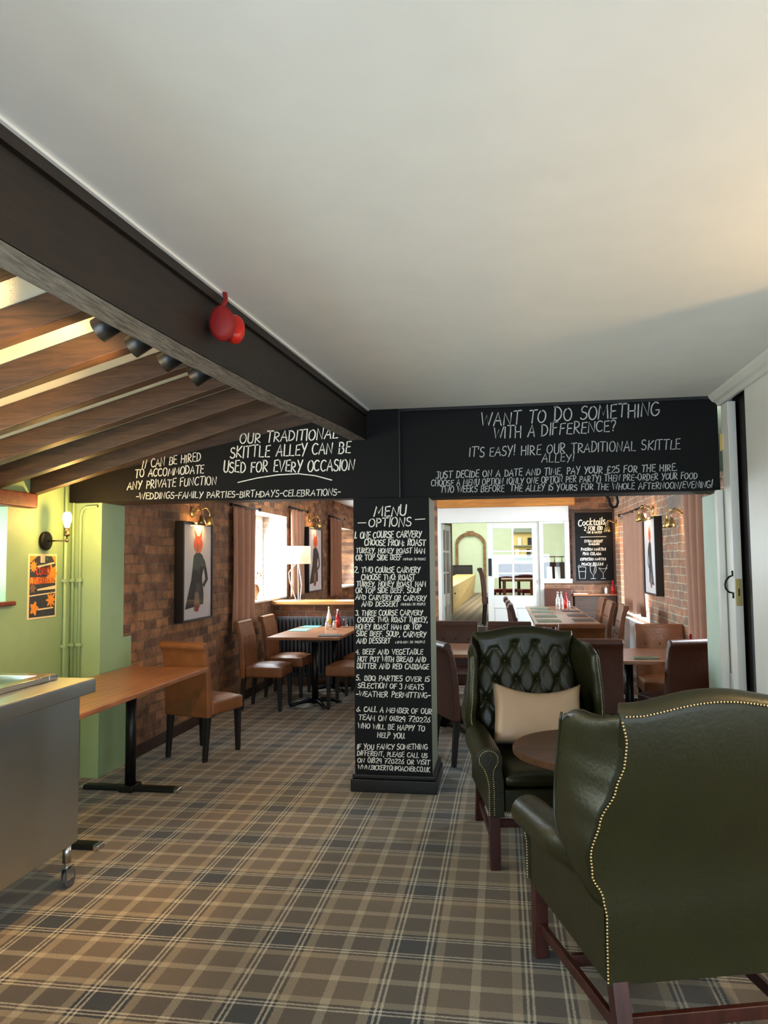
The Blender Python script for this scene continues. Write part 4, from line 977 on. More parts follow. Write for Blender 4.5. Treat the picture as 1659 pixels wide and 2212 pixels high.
dup(CT, (1.00, 9.20, 0.13), R(-90), 'tan chair in the middle of the row along the right of the long tables', 'chairs along the right of the long tables')
dup(CT, (1.02, 10.05, 0.13), R(-90), 'tan chair on the right of the long tables, farthest of that row', 'chairs along the right of the long tables')
dup(CD, (0.345, 8.62, 0.13), R(90), 'dark brown chair on the left of the long tables, nearest of that row', 'chairs along the left of the long tables')
dup(CD, (0.325, 9.25, 0.13), R(90), 'dark brown chair in the middle of the row along the left of the long tables', 'chairs along the left of the long tables')
dup(CD, (0.30, 10.15, 0.13), R(90), 'dark brown chair on the left of the long tables, farthest of that row', 'chairs along the left of the long tables')
t = dup(CD, (-0.10, 12.35, 0.5), R(95), 'dark brown chair in the doorway beside the open glazed door')

# ================================================================== SMALLER OBJECTS
# ---- framed prints on the walls (panel in the x-plane; s = +1 faces +x, -1 faces -x)
def print_figure(t, x, s, cy, cz, w, h, seed):
    rnd = random.Random(seed)
    e = x + s * 0.0013
    if seed == 3: w *= 0.62
    def pl(poly, mt, nm, k=0):
        mb = MB(); mb.b.faces.new([mb.b.verts.new((e + s * 0.0004 * k, cy + s * -1 * u * w * -s * -1 if False else cy + u * w, cz + v * h)) for u, v in poly]); return mb.build(nm, mt, t)
    f = 1
    body = [(-0.13, 0.16), (0.02, 0.21), (0.18, 0.16), (0.21, 0.04), (0.15, -0.06), (0.17, -0.14), (0.21, -0.24), (0.20, -0.34), (-0.40, -0.375), (-0.33, -0.26), (-0.20, -0.08), (-0.16, 0.05)]
    pl(body, 'art_dark', 'jacket_figure', 0)
    armp = [(0.16, 0.16), (0.26, 0.10), (0.33, -0.02), (0.36, -0.09), (0.22, -0.17), (0.16, -0.14), (0.27, -0.085), (0.23, 0.0), (0.16, 0.07)]
    pl(armp, 'art_dark', 'arm_figure', 1)
    pl([(-0.10, -0.22), (0.03, -0.20), (0.08, -0.36), (0.0, -0.41), (-0.12, -0.40)], 'art_brown', 'skirt_figure', 2)
    pl([(-0.06, -0.34), (0.04, -0.35), (0.03, -0.41), (-0.07, -0.41)], 'art_red', 'hem_figure', 3)
    head = [(0.0, 0.18)] + [(0.02 + 0.15 * math.cos(R(a)), 0.275 + 0.085 * math.sin(R(a))) for a in range(-60, 60, 15)] + [(0.15, 0.43), (0.06, 0.36), (-0.02, 0.36), (-0.11, 0.43)] + [(0.02 + 0.15 * math.cos(R(a)), 0.275 + 0.085 * math.sin(R(a))) for a in range(125, 245, 15)]
    pl(head, 'art_orange', 'animal_head_figure', 2)
    pl([(-0.03, 0.25), (0.0, 0.285), (0.015, 0.22), (-0.01, 0.20)], 'art_brown', 'muzzle_figure', 3)
def picture(label, X0, s, y0, y1, z0, z1, seed, depth=0.07):
    t = thing('framed_print', label, 'picture', (X0, (y0 + y1) / 2, (z0 + z1) / 2), 0, 'framed animal portraits')
    cy, cz = (y0 + y1) / 2, (z0 + z1) / 2; hw, hh = (y1 - y0) / 2, (z1 - z0) / 2; b = 0.022
    mb = MB()
    for a in ((-hw, -hw + b, -hh, hh), (hw - b, hw, -hh, hh), (-hw + b, hw - b, -hh, -hh + b), (-hw + b, hw - b, hh - b, hh)):
        mb.box(*sorted((s * 0.002, s * depth)), a[0], a[1], a[2], a[3])
    mb.build('frame', 'frame_black', t, bevel=0.003)
    mb = MB(); mb.box(*sorted((s * (depth - 0.022), s * (depth - 0.016))), -hw + b, hw - b, -hh + b, hh - b); p = mb.build('print', 'paper', t)
    print_figure(p, s * (depth - 0.016), s, 0, 0.0, 2 * hw, 2 * hh * 1.0, seed)
    mb = MB(); mb.box(*sorted((s * (depth - 0.008), s * (depth - 0.006))), -hw + b, hw - b, -hh + b, hh - b); mb.build('glazing', 'glass', t)
picture('black framed print of an orange fox-headed figure in a leather jacket on the brick wall', BX, 1, 6.40, 7.10, 1.01, 1.93, 1, 0.09)
picture('black framed animal print on the left wall beyond the lamp', BX, 1, 10.85, 11.70, 1.09, 2.07, 2, 0.09)
picture('black framed print of a thin figure on the right wall between the pink curtains', RX, -1, 8.30, 8.98, 1.15, 2.0, 3, 0.08)

# ---- curtains
def curtain(label, X0, s, y0, y1, z0, z1, folds, tie=None, flare=0.0):
    t = thing('curtain', label, 'curtain', (X0, (y0 + y1) / 2, 0), 0, 'dusty pink curtains')
    cy = (y0 + y1) / 2; hw = (y1 - y0) / 2; mb = MB(); nu, nv = 70, 26
    def f(a, v):
        z = lerp(z0, z1, v); u = a * 2 - 1
        k = 1.0
        if tie: k = 0.80 + 0.20 * min(1, abs(z - tie) / 0.35) ** 1.2
        k *= 1 + flare * (1 - v) ** 3
        return (s * (0.045 + 0.035 * math.sin(a * folds * 2 * PI) + 0.008 * math.sin(a * folds * 5.1 + 3 * v)), u * hw * k, z + 0.012 * math.sin(a * 9))
    V = mb.grid(f, nu, nv)
    o = mb.build('drape', 'curtain', t, smooth=True)
    sd = o.modifiers.new('thick', 'SOLIDIFY'); sd.thickness = 0.006
    mb = MB(); mb.tube([(s * 0.075, -hw - 0.12, z1 + 0.012), (s * 0.075, hw + 0.10, z1 + 0.012)], 0.011, 10); mb.ball((s * 0.075, hw + 0.12, z1 + 0.012), 0.024, 10); mb.ball((s * 0.075, -hw - 0.14, z1 + 0.012), 0.024, 10)
    mb.tube([(s * 0.002, hw * 0.2, z1 + 0.012), (s * 0.075, hw * 0.2, z1 + 0.012)], 0.008, 8); mb.build('rail', 'iron', t, smooth=True)
    return t
curtain('pink curtain tied at the near side of the bright left window', BX, 1, 7.78, 8.46, 0.80, 2.16, 3.5, None, 0.10)
curtain('pink curtain behind the lit table lamp', BX, 1, 10.02, 10.72, 1.07, 2.28, 4)
curtain('pink curtain on the left wall beyond the second framed print', BX, 1, 12.42, 13.32, 0.95, 2.3, 4)
curtain('short pink curtain gathered beside the thin framed print on the right wall', RX, -1, 9.12, 10.55, 0.87, 2.13, 5, None, 0.06)
curtain('long pink curtain hanging next to the mint green wall end', RX, -1, 6.26, 7.03, 0.72, 2.14, 3.5)

# ---- lit table lamp on the ledge
t = thing('table_lamp', 'lit table lamp with a cream drum shade standing on the pine ledge', 'lamp', (-2.62, 9.47, 1.0525))
mb = MB(); mb.lathe([(0, 0), (0.085, 0), (0.085, 0.012), (0.02, 0.02), (0, 0.02)], 24); mb.build('base', 'steel_bright', t, smooth=False)
mb = MB(); mb.tube([(0.03, 0, 0.018), (0.05, 0, 0.2), (0.02, 0, 0.42), (0, 0, 0.5)], 0.007, 8); mb.tube([(-0.03, 0, 0.018), (-0.11, 0, 0.25), (-0.12, 0, 0.36), (-0.05, 0, 0.44), (0, 0, 0.5)], 0.006, 8); mb.tube([(0, 0.02, 0.018), (0, 0.01, 0.5), (0, 0, 0.56)], 0.007, 8); mb.build('stem', 'steel', t, smooth=True)
mb = MB(); mb.lathe([(0.168, 0.47), (0.162, 0.70), (0.158, 0.70), (0.164, 0.47)], 40); mb.build('lamp_shade', 'shade', t, smooth=True)
mb = MB(); mb.ball((0, 0, 0.58), 0.028, 12); mb.build('bulb', 'bulb_small', t, smooth=True)
point('table_lamp_glow', (-2.62, 9.47, 1.66), 10, WARMER, 0.05)

# ---- radiators
t = thing('radiator', 'dark grey column radiator under the pine ledge', 'radiator', (-2.0, 9.24, 0))
mb = MB()
for k in range(34):
    x = -0.84 + k * 0.05; mb.box(x, x + 0.034, -0.055, 0.035, 0.14, 0.84)
mb.build('fins', 'radiator', t, bevel=0.004)
mb = MB(); mb.box(-0.86, 0.88, -0.04, 0.02, 0.80, 0.86).box(-0.86, 0.88, -0.04, 0.02, 0.12, 0.17); mb.build('header_tube', 'radiator', t, bevel=0.006)
mb = MB(); mb.box(-0.8, -0.76, -0.03, 0.02, 0, 0.125).box(0.76, 0.80, -0.03, 0.02, 0, 0.125); mb.build('foot', 'radiator', t)
t = thing('radiator', 'white panel radiator below the short pink curtain on the right wall', 'radiator', (RX, 9.55, 0.13))
mb = MB()
mb.box(-0.11, -0.045, -0.55, 0.75, 0.12, 0.66); mb.build('panel', 'rad_white', t, bevel=0.01)
mb = MB(); mb.box(-0.10, -0.06, -0.5, -0.46, 0, 0.121).box(-0.10, -0.06, 0.66, 0.70, 0, 0.121); mb.build('foot', 'rad_white', t)

# ---- wall lights
def swan_lamp(label, x, s, y, z, group):
    t = thing('wall_light', label, 'wall light', (x, y, z), 0, group)
    mb = MB(); mb.lathe([(0, 0), (0.05, 0), (0.045, 0.012), (0, 0.018)], 20); mb.xf(Matrix.Rotation(R(90 * s), 4, 'Y')); mb.build('back_plate', 'brass', t, smooth=True)
    for dy in (-0.10, 0.10):
        mb = MB(); mb.tube([(s * 0.015, 0, 0), (s * 0.06, dy * 0.4, 0.03), (s * 0.11, dy * 0.9, 0.05), (s * 0.14, dy, 0.0), (s * 0.14, dy, -0.05)], 0.006, 8); a = mb.build('arm', 'brass', t, smooth=True)
        mb = MB(); mb.lathe([(0.012, -0.04), (0.022, -0.06), (0.03, -0.09), (0.045, -0.125), (0.042, -0.125), (0.027, -0.09), (0.018, -0.06), (0.012, -0.05)], 18, (s * 0.14, dy, 0)); mb.build('bell_shade', 'brass', a, smooth=True)
        mb = MB(); mb.ball((s * 0.14, dy, -0.105), 0.018, 10); mb.build('bulb', 'bulb_small', a, smooth=True)
    return t
swan_lamp('brass two-arm wall light above the fox-headed print', BX + 0.001, 1, 6.78, 2.03, 'brass wall lights')
swan_lamp('brass two-arm wall light above the second print on the left wall', BX + 0.001, 1, 11.2, 2.20, 'brass wall lights')
swan_lamp('brass wall light beside the cocktail blackboard', RX - 0.001, -1, 11.45, 2.07, 'brass wall lights')
swan_lamp('brass wall light above the thin print on the right wall', RX - 0.001, -1, 8.72, 2.09, 'brass wall lights')
swan_lamp('brass wall light in front of the oak window head by the long curtain', RX - 0.001, -1, 7.28, 1.96, 'brass wall lights')
for nm, lx, y, z in (('picture_glow', BX + 0.16, 6.78, 1.93), ('picture_glow', BX + 0.16, 11.2, 2.1), ('picture_glow', RX - 0.16, 8.72, 2.0), ('picture_glow', RX - 0.16, 11.45, 1.97), ('picture_glow', RX - 0.16, 7.28, 1.86)):
    point(nm, (lx, y, z), 3.5, WARM, 0.03)

# bare-bulb sconces on the green wall (the second one hangs just outside the picture)
def sconce(label, y, z):
    t = thing('wall_sconce', label, 'wall light', (WX, y, z), 0, 'bare bulb sconces')
    mb = MB(); mb.lathe([(0, 0.0), (0.066, 0.0), (0.066, 0.022), (0.05, 0.028), (0, 0.028)], 28); mb.xf(Matrix.Rotation(R(90), 4, 'Y')); mb.build('back_plate', 'iron', t, bevel=0.003)
    mb = MB(); mb.tube([(0.028, 0, 0.0), (0.17, 0.0, 0.0)], 0.0055, 10).ball((0.17, 0, 0), 0.013, 10).tube([(0.17, 0, 0), (0.17, 0, 0.03)], 0.007, 10); mb.build('arm', 'brass', t, smooth=True)
    mb = MB(); mb.lathe([(0.01, 0.03), (0.02, 0.034), (0.022, 0.045), (0.018, 0.05), (0.018, 0.085), (0.02, 0.09), (0, 0.09)], 16, (0.17, 0, 0)); mb.build('lamp_holder', 'brass', t, smooth=True)
    mb = MB(); mb.lathe([(0, 0.09), (0.014, 0.09), (0.02, 0.11), (0.029, 0.14), (0.031, 0.165), (0.026, 0.188), (0.012, 0.2), (0, 0.202)], 20, (0.17, 0, 0)); mb.build('bulb', 'bulb', t, smooth=True)
    return t
sconce('glowing bare bulb on a brass arm above the curry poster', 4.80, 1.712)
sconce('bare bulb sconce on the green wall left of the window', 2.75, 1.712)
point('sconce_glow', (WX + 0.26, 4.80, 1.87), 14, (1.0, 0.56, 0.15), 0.03)
point('sconce_glow', (WX + 0.26, 2.75, 1.87), 38, WARM, 0.03)

# spotlights tucked behind the beam
for k, y in enumerate((2.39, 2.60, 2.83, 3.09)):
    lab = ('black spotlight behind the beam, nearest the camera of the four', 'black spotlight behind the beam, second from the camera', 'black spotlight behind the beam, third from the camera', 'black spotlight behind the beam, farthest of the four')[k]
    x = beam_x(y) - 0.245
    t = thing('spotlight', lab, 'spotlight', (x, y, 2.385), 0, 'spotlights behind the beam')
    rot = Matrix.Rotation(R(-118), 4, 'Y')
    mb = MB(); mb.lathe([(0.022, -0.055), (0.040, -0.05), (0.043, 0.05), (0.039, 0.05), (0.036, -0.02), (0, -0.03)], 20); mb.xf(rot); mb.build('housing', 'black_metal', t, smooth=True)
    mb = MB(); mb.lathe([(0, -0.028), (0.034, -0.02), (0.034, -0.018), (0, -0.024)], 16); mb.xf(rot); mb.build('lens', 'bulb_small', t, smooth=True)
    mb = MB(); mb.lathe([(0.018, -0.085), (0.024, -0.08), (0.024, -0.055), (0.018, -0.05)], 14); mb.xf(rot); mb.tube([(0.02, 0, 0.05), (0.035, 0, 0.005)], 0.007, 8); mb.build('lamp_collar', 'brass', t, smooth=True)
    d_ = Vector((-math.sin(R(62)), 0, -math.cos(R(62))))
    spot('spotlight_beam', Vector((x, y, 2.372)) + d_ * 0.06, Vector((x, y, 2.372)) + d_ * 0.06 + Vector(((-1.0, -0.35, -0.45), (-0.62, -0.1, -1.0), (-1.0, -0.2, -0.40), (-0.62, 0.45, -1.0))[k]), (55, 95, 55, 95)[k], WARM, (120, 86, 120, 86)[k], 0.4, 0.03)

# ---- poster
t = thing('poster', 'curry night poster in orange and dark blue taped to the green wall', 'poster', (WX + 0.001, 4.785, 1.40))
hw, hh = 0.165, 0.222
MB().box(0.0, 0.0015, -hw, hw, -hh, hh).build('sheet', 'poster_cream', t)
MB().box(0.0016, 0.002, -hw + 0.02, hw - 0.015, -hh + 0.012, hh - 0.015).build('artwork', 'poster_navy', t)
def pp(poly, mt, nm, k=0):
    mb = MB(); mb.b.faces.new([mb.b.verts.new((0.0024 + 0.0003 * k, u, v)) for u, v in poly]); return mb.build(nm, mt, t)
def blob(cy, cz, r, sp=9, j=0.25): return [(cy + r * (1 + j * math.cos(sp * a)) * math.cos(a), cz + r * (1 + j * math.cos(sp * a)) * math.sin(a)) for a in [2 * PI * i / 40 for i in range(40)]]
pp(blob(-0.105, 0.135, 0.034), 'poster_orange', 'spice_blob'); pp(blob(0.105, 0.085, 0.052, 7), 'poster_orange', 'spice_blob', 2); pp(blob(0.1, -0.10, 0.045, 8, 0.35), 'poster_orange', 'spice_blob'); pp(blob(-0.09, -0.15, 0.04, 5), 'poster_orange', 'spice_blob')
pp([(-0.165 + 0.02, 0.207), (-0.06, 0.207), (-0.145, 0.16)], 'poster_orange', 'corner_splash'); pp([(0.15, 0.207), (0.10, 0.207), (0.15, 0.15)], 'poster_orange', 'corner_splash')
pp([(-0.03, 0.207), (0.025, 0.207), (0.025, 0.16), (-0.03, 0.16)], 'poster_cream', 'badge')
pp([(0.035, 0.195), (0.06, 0.195), (0.05, 0.17)], 'poster_green', 'leaf_sprig')
pp([(-0.06, 0.14), (0.13, 0.165), (0.14, 0.155), (-0.06, 0.125)], 'poster_cream', 'spoon'); pp([(-0.06, -0.02), (0.15, 0.0), (0.15, -0.025), (-0.06, -0.03)], 'poster_cream', 'spoon'); pp([(-0.145, -0.06), (0.15, -0.045), (0.15, -0.053), (-0.145, -0.068)], 'poster_cream', 'divider'); pp([(-0.05, -0.155), (0.13, -0.15), (0.13, -0.16), (-0.05, -0.165)], 'poster_cream', 'spoon')
pp([(-0.14, 0.062), (0.08, 0.062), (0.15, 0.02), (-0.14, 0.012)], 'poster_orange', 'title_band', 0); pp(blob(-0.11, -0.01, 0.03, 6), 'art_brown', 'spice_blob')
def ptext(txt, y0, y1, z, h, mt, wf, k=4):
    mb = MB(); st, wd = text_strokes(txt, h, 0.4); kx = (y1 - y0) / wd
    for s_ in st: ribbon(mb, [(px * kx, pz) for px, pz in s_], h * wf, lambda u, v: (0.0024 + 0.0003 * k, y0 + u, z + v))
    mb.build('lettering', mt, t)
ptext('CURRY', -0.075, 0.085, 0.080, 0.045, 'poster_red', 0.24); ptext('TUESDAY', -0.115, 0.115, 0.02, 0.036, 'poster_red', 0.24)

# ---- red ear defenders hanging from the beam
by = 2.68
t = thing('ear_defenders', 'red ear defenders hanging by their band from the edge of the dark beam', 'ear defenders', (beam_x(by) + 0.005, by, 2.45), R(4))
mb = MB(); mb.lathe([(0, -0.022), (0.03, -0.022), (0.040, -0.014), (0.040, 0.012), (0.03, 0.02), (0, 0.02)], 24, (0, 0, 0), 1.0, 1.45); mb.xf(Matrix.Translation((0.032, -0.030, 0.0)) @ Matrix.Rotation(R(90), 4, 'X') @ Matrix.Rotation(R(0), 4, 'Z')); mb.build('ear_cup', 'red_dark', t, smooth=True)
mb = MB(); mb.lathe([(0, -0.02), (0.028, -0.02), (0.036, -0.012), (0.034, 0.012), (0.024, 0.022), (0, 0.026)], 24, (0, 0, 0), 0.95, 1.4); mb.xf(Matrix.Translation((0.046, 0.060, 0.010)) @ Matrix.Scale(1.1, 4) @ Matrix.Rotation(R(22), 4, 'Z') @ Matrix.Rotation(R(66), 4, 'X')); mb.build('ear_cup', 'red_plastic', t, smooth=True)
mb = MB(); mb.tube([(0.030, -0.028, 0.055), (0.034, -0.01, 0.075), (0.028, 0.022, 0.10), (0.02, 0.042, 0.125), (0.012, 0.048, 0.142)], [0.007, 0.008, 0.008, 0.008, 0.007], 10); mb.build('headband', 'red_dark', t, smooth=True)
mb = MB(); mb.tube([(0.008, 0.046, 0.146), (0.02, 0.05, 0.140), (0.03, 0.046, 0.146)], 0.004, 8); mb.build('hook', 'white_plastic', t, smooth=True); t.scale = (1.15, 1.15, 1.15)

# ---- scrolled iron bracket under the right header
t = thing('iron_bracket', 'black scrolled iron bracket hanging below the right blackboard beam', 'bracket', (0.775, 5.48, 2.14))
mb = MB(); q = [(-0.10, 0, 0.0), (-0.085, 0, -0.07), (-0.055, 0, -0.12), (-0.02, 0, -0.165), (-0.012, 0, -0.205), (0.008, 0, -0.228), (0.033, 0, -0.222), (0.043, 0, -0.19), (0.035, 0, -0.15), (0.05, 0, -0.11), (0.08, 0, -0.08), (0.09, 0, 0.0)]
mb.tube(q, 0.010, 10); mb.build('scroll', 'iron', t, smooth=True)
mb = MB(); mb.prism([(-0.05, 0.0), (-0.035, -0.08), (0.012, -0.14), (0.036, -0.14), (0.05, -0.10), (0.078, -0.075), (0.085, 0.0)], 'y', -0.006, 0.006); mb.build('web', 'iron', t)

# ---- cocktail blackboard
t = thing('cocktail_blackboard', 'wood framed blackboard listing cocktails on the far brick wall', 'blackboard', (0, BY - 0.001, 0))
bxm, bxM, bzm, bzM = 1.085, 1.665, 1.205, 2.27
MB().box(bxm, bxM, -0.03, 0.0, bzm, bzM).build('slate', 'chalk_black', t)
mb = MB()
for a in ((bxm - 0.035, bxm + 0.012, bzm - 0.02, bzM + 0.02), (bxM - 0.012, bxM + 0.025, bzm - 0.02, bzM + 0.02), (bxm + 0.012, bxM - 0.012, bzm - 0.02, bzm + 0.02), (bxm + 0.012, bxM - 0.012, bzM - 0.02, bzM + 0.02)): mb.box(a[0], a[1], -0.05, -0.0005, a[2], a[3])
mb.build('frame', 'header_under', t, bevel=0.004)
for ln in COCK_TEXT:
    mb = MB(); write_line(mb, *ln, 0.2 if ln[5] < 0.08 else 0.15, -0.0325); mb.build('chalk_lettering', 'chalk', t)
mb = MB(); ribbon(mb, [(1.181, 1.882), (1.37, 1.884), (1.552, 1.884)], 0.010, lambda u, v: (u, -0.0325, v)); mb.build('chalk_rule', 'chalk_grey', t)
for gx, kind in ((1.191, 0), (1.352, 1), (1.495, 2)):
    mb = MB(); pl_ = lambda pts: ribbon(mb, [(gx + u * 0.9, 1.345 + v * 0.9) for u, v in pts], 0.007, lambda u, v: (u, -0.0325, v))
    if kind == 0: pl_([(-0.06, 0.09), (-0.045, -0.1), (0.045, -0.1), (0.06, 0.09)]); pl_([(-0.06, 0.09), (0.0, 0.10), (0.06, 0.09)]); pl_([(-0.05, 0.02), (0.05, 0.02)]); pl_([(-0.02, 0.1), (-0.05, 0.13), (-0.07, 0.1)])
    if kind == 1: pl_([(-0.05, 0.11), (-0.045, 0.02), (0.0, -0.05), (0.045, 0.02), (0.05, 0.11)]); pl_([(0, -0.05), (0, -0.1)]); pl_([(-0.04, -0.1), (0.04, -0.1)]); pl_([(-0.05, 0.11), (0.05, 0.11)]); pl_([(0.01, 0.0), (0.04, 0.15)])
    if kind == 2: pl_([(-0.07, 0.08), (0.0, -0.01), (0.07, 0.08)]); pl_([(-0.07, 0.08), (0.0, 0.06), (0.07, 0.08)]); pl_([(0, -0.01), (0, -0.1)]); pl_([(-0.035, -0.1), (0.035, -0.1)]); pl_([(0.04, 0.06), (0.075, 0.13)])
    mb.build('chalk_glass_drawing', 'chalk_grey', t)

# ---- things on the tables
def bottle(name, label, loc, mt, cap, group, h=0.2, r=0.03):
    t = thing(name, label, 'bottle', loc, 0, group)
    mb = MB(); mb.lathe([(0, 0), (r * 0.9, 0), (r, 0.01), (r, h * 0.5), (r * 0.75, h * 0.62), (r * 0.42, h * 0.74), (r * 0.36, h * 0.88), (0, h * 0.88)], 18); mb.build('body', mt, t, smooth=True)
    mb = MB(); mb.lathe([(r * 0.42, h * 0.881), (r * 0.42, h * 0.97), (r * 0.2, h), (0, h)], 14); mb.build('cap', cap, t, smooth=True)
    mb = MB(); mb.lathe([(r * 1.02, h * 0.12), (r * 1.02, h * 0.42)], 18); mb.build('label', 'red_plastic' if mt == 'ketchup' else ('yellow_label' if name == 'sauce_bottle' else 'white_plastic'), t, smooth=True)
    return t
def tumbler(label, loc, group, h=0.11, r=0.034):
    t = thing('drinking_glass', label, 'glass', loc, 0, group)
    mb = MB(); mb.lathe([(0, 0.0), (r * 0.8, 0.0), (r, h), (r * 0.93, h), (r * 0.74, 0.01), (0, 0.01)], 20); mb.build('bowl', 'glass', t, smooth=True)
    return t
def shaker(label, loc, group, mt='white_plastic', h=0.1):
    t = thing('condiment_shaker', label, 'shaker', loc, 0, group)
    mb = MB(); mb.lathe([(0, 0), (0.022, 0), (0.022, h * 0.7), (0.016, h * 0.78), (0, h * 0.78)], 14); mb.build('body', mt, t, smooth=True)
    mb = MB(); mb.lathe([(0.018, h * 0.781), (0.018, h * 0.93), (0.01, h), (0, h)], 14); mb.build('cap', 'steel_bright', t, smooth=True)
    return t
def mat_(name, label, x, y, z, w, d, mt, rz=0, group=None, h=0.004):
    o = MB().box(-w / 2, w / 2, -d / 2, d / 2, 0, h).build(name, mt); o.location = (x, y, z); o.rotation_euler = (0, 0, rz)
    return tag(o, label, 'placemat' if name == 'placemat' else name.replace('_', ' '), group)
Z2 = 0.7505
bottle('sauce_bottle', 'pale sauce bottle with a yellow label on the table before the radiator', (-2.10, 9.0, Z2), 'white_plastic', 'yellow_label', 'sauce bottles', 0.25)
bottle('ketchup_bottle', 'red ketchup bottle on the table before the radiator', (-1.99, 9.0, Z2), 'ketchup', 'white_plastic', 'sauce bottles', 0.22)
tumbler('empty glass next to the ketchup on the table before the radiator', (-1.90, 9.02, Z2), 'table glasses')
shaker('white salt shaker in front of the pale sauce bottle', (-2.06, 8.72, Z2), 'salt and pepper shakers'); shaker('white pepper shaker in front of the ketchup bottle', (-1.97, 8.72, Z2), 'salt and pepper shakers')
mat_('placemat', 'turquoise placemat at the left edge of the table before the radiator', -2.36, 8.62, Z2, 0.22, 0.30, 'teal_mat', 0, 'turquoise placemats')
mat_('placemat', 'turquoise placemat at the far end of the table before the radiator', -2.34, 9.06, Z2, 0.22, 0.26, 'teal_mat', 0, 'turquoise placemats')
mat_('slate_board', 'dark slate at the near end of the table before the radiator', -1.85, 7.97, Z2, 0.24, 0.18, 'slate', R(8), None, 0.008)
Z4 = 0.7405
mat_('napkin', 'folded pale green napkin on the table by the right brick wall', 1.13, 6.40, Z4, 0.20, 0.10, 'green_mat', R(6), None, 0.012)
mb = MB(); mb.box(-0.06, 0.07, -0.004, 0.004, 0.0, 0.003).box(0.03, 0.07, -0.010, 0.010, 0, 0.003); o = mb.build('fork', 'steel_bright'); o.location = (1.13, 6.40, Z4 + 0.0122); o.rotation_euler = (0, 0, R(20)); tag(o, 'fork lying on the folded pale green napkin', 'fork')
tumbler('empty glass on the table by the long pink curtain', (1.50, 6.86, Z4), 'table glasses', 0.13, 0.036)
bottle('ketchup_bottle', 'red ketchup bottle on the table by the long pink curtain', (1.51, 6.50, Z4), 'ketchup', 'red_plastic', 'sauce bottles', 0.19)
Z5 = 0.8705
for k, (x, y) in enumerate(((0.74, 10.55), (0.79, 10.58))):
    bottle('condiment_bottle', ('white condiment bottle on the far long table, left of the pair', 'white condiment bottle on the far long table, right of the pair')[k], (x, y, Z5), 'white_plastic', 'steel_bright', 'condiment bottles', 0.24, 0.028)
bottle('ketchup_bottle', 'red ketchup bottle on the far long table', (0.86, 10.7, Z5), 'ketchup', 'red_plastic', 'sauce bottles', 0.22)
shaker('white shaker beside the ketchup on the far long table', (0.875, 10.45, Z5), 'salt and pepper shakers', 'white_plastic', 0.12)
k = 0
for y in (8.55, 9.25, 10.05, 10.75):
    k += 1
    w_ = ('nearest', 'second', 'third', 'farthest')[k - 1]
    mat_('placemat', 'grey green placemat on the left edge of the long tables, %s one' % w_, 0.50, y, Z5, 0.26, 0.36, 'green_mat', 0, 'grey green placemats')
    mat_('placemat', 'dark slate placemat on the right edge of the long tables, %s one' % w_, 0.88, y + 0.12, Z5, 0.22, 0.32, 'slate', 0, 'dark placemats')

# ---- plant and small things on the window sills
t = thing('vase', 'small brown vase with dried flowers on the left window sill', 'vase', (-3.02, 8.95, 1.0855))
mb = MB(); mb.lathe([(0, 0), (0.025, 0), (0.018, 0.03), (0.03, 0.06), (0.055, 0.10), (0.05, 0.15), (0.03, 0.18), (0.034, 0.19), (0, 0.185)], 18); mb.build('body', 'terracotta', t, smooth=True)
for a in range(7):
    an = a * 0.9; mb = MB(); e = (0.07 * math.cos(an), 0.07 * math.sin(an), 0.30 + 0.03 * math.sin(a * 2.3)); mb.tube([(0, 0, 0.17), (e[0] * 0.5, e[1] * 0.5, 0.25), e], 0.0025, 6); st_ = mb.build('stem', 'terracotta', t, smooth=True)
    mb = MB(); mb.ball(e, (0.014, 0.014, 0.02), 8); mb.build('flower_head', 'terracotta', st_, smooth=True)
t = thing('mug', 'brown mug standing on the near left window sill', 'mug', (WX - 0.02, 4.30, wz0))
mb = MB(); mb.lathe([(0, 0), (0.033, 0), (0.036, 0.09), (0.032, 0.09), (0.03, 0.008), (0, 0.008)], 20); mb.build('body', 'art_brown', t, smooth=True)
mb = MB(); mb.tube([(0.0, -0.034, 0.02), (0, -0.055, 0.035), (0, -0.055, 0.06), (0, -0.035, 0.075)], 0.005, 8); mb.build('handle', 'art_brown', t, smooth=True)

# ---- painted pipes in the corner of the green wall
for k, (x, y, pts) in enumerate(((-3.125, 5.02, [(0, 0, 0.0), (0, 0, 2.12)]), (-3.125, 5.115, [(0, 0, 0), (0, 0, 1.9), (0, 0, 2.12)]), (-3.075, 5.128, [(0, 0, 0), (0, 0, 1.90), (0.012, 0, 1.945), (0.04, 0, 1.968), (0.13, 0, 1.972)]))):
    t = thing('painted_pipe', ('green painted pipe nearest the sconce bulb', 'green painted pipe in the wall corner', 'green painted pipe that bends right under the blackboard')[k], 'pipe', (x, y, 0), 0, 'green painted pipes')
    MB().tube(pts, 0.011, 10).build('tube', 'sage', t, smooth=True)
    for z in (0.95, 1.42): MB().box(-0.02, 0.02, -0.0135, 0.0135, z, z + 0.02).build('clip', 'sage', t)

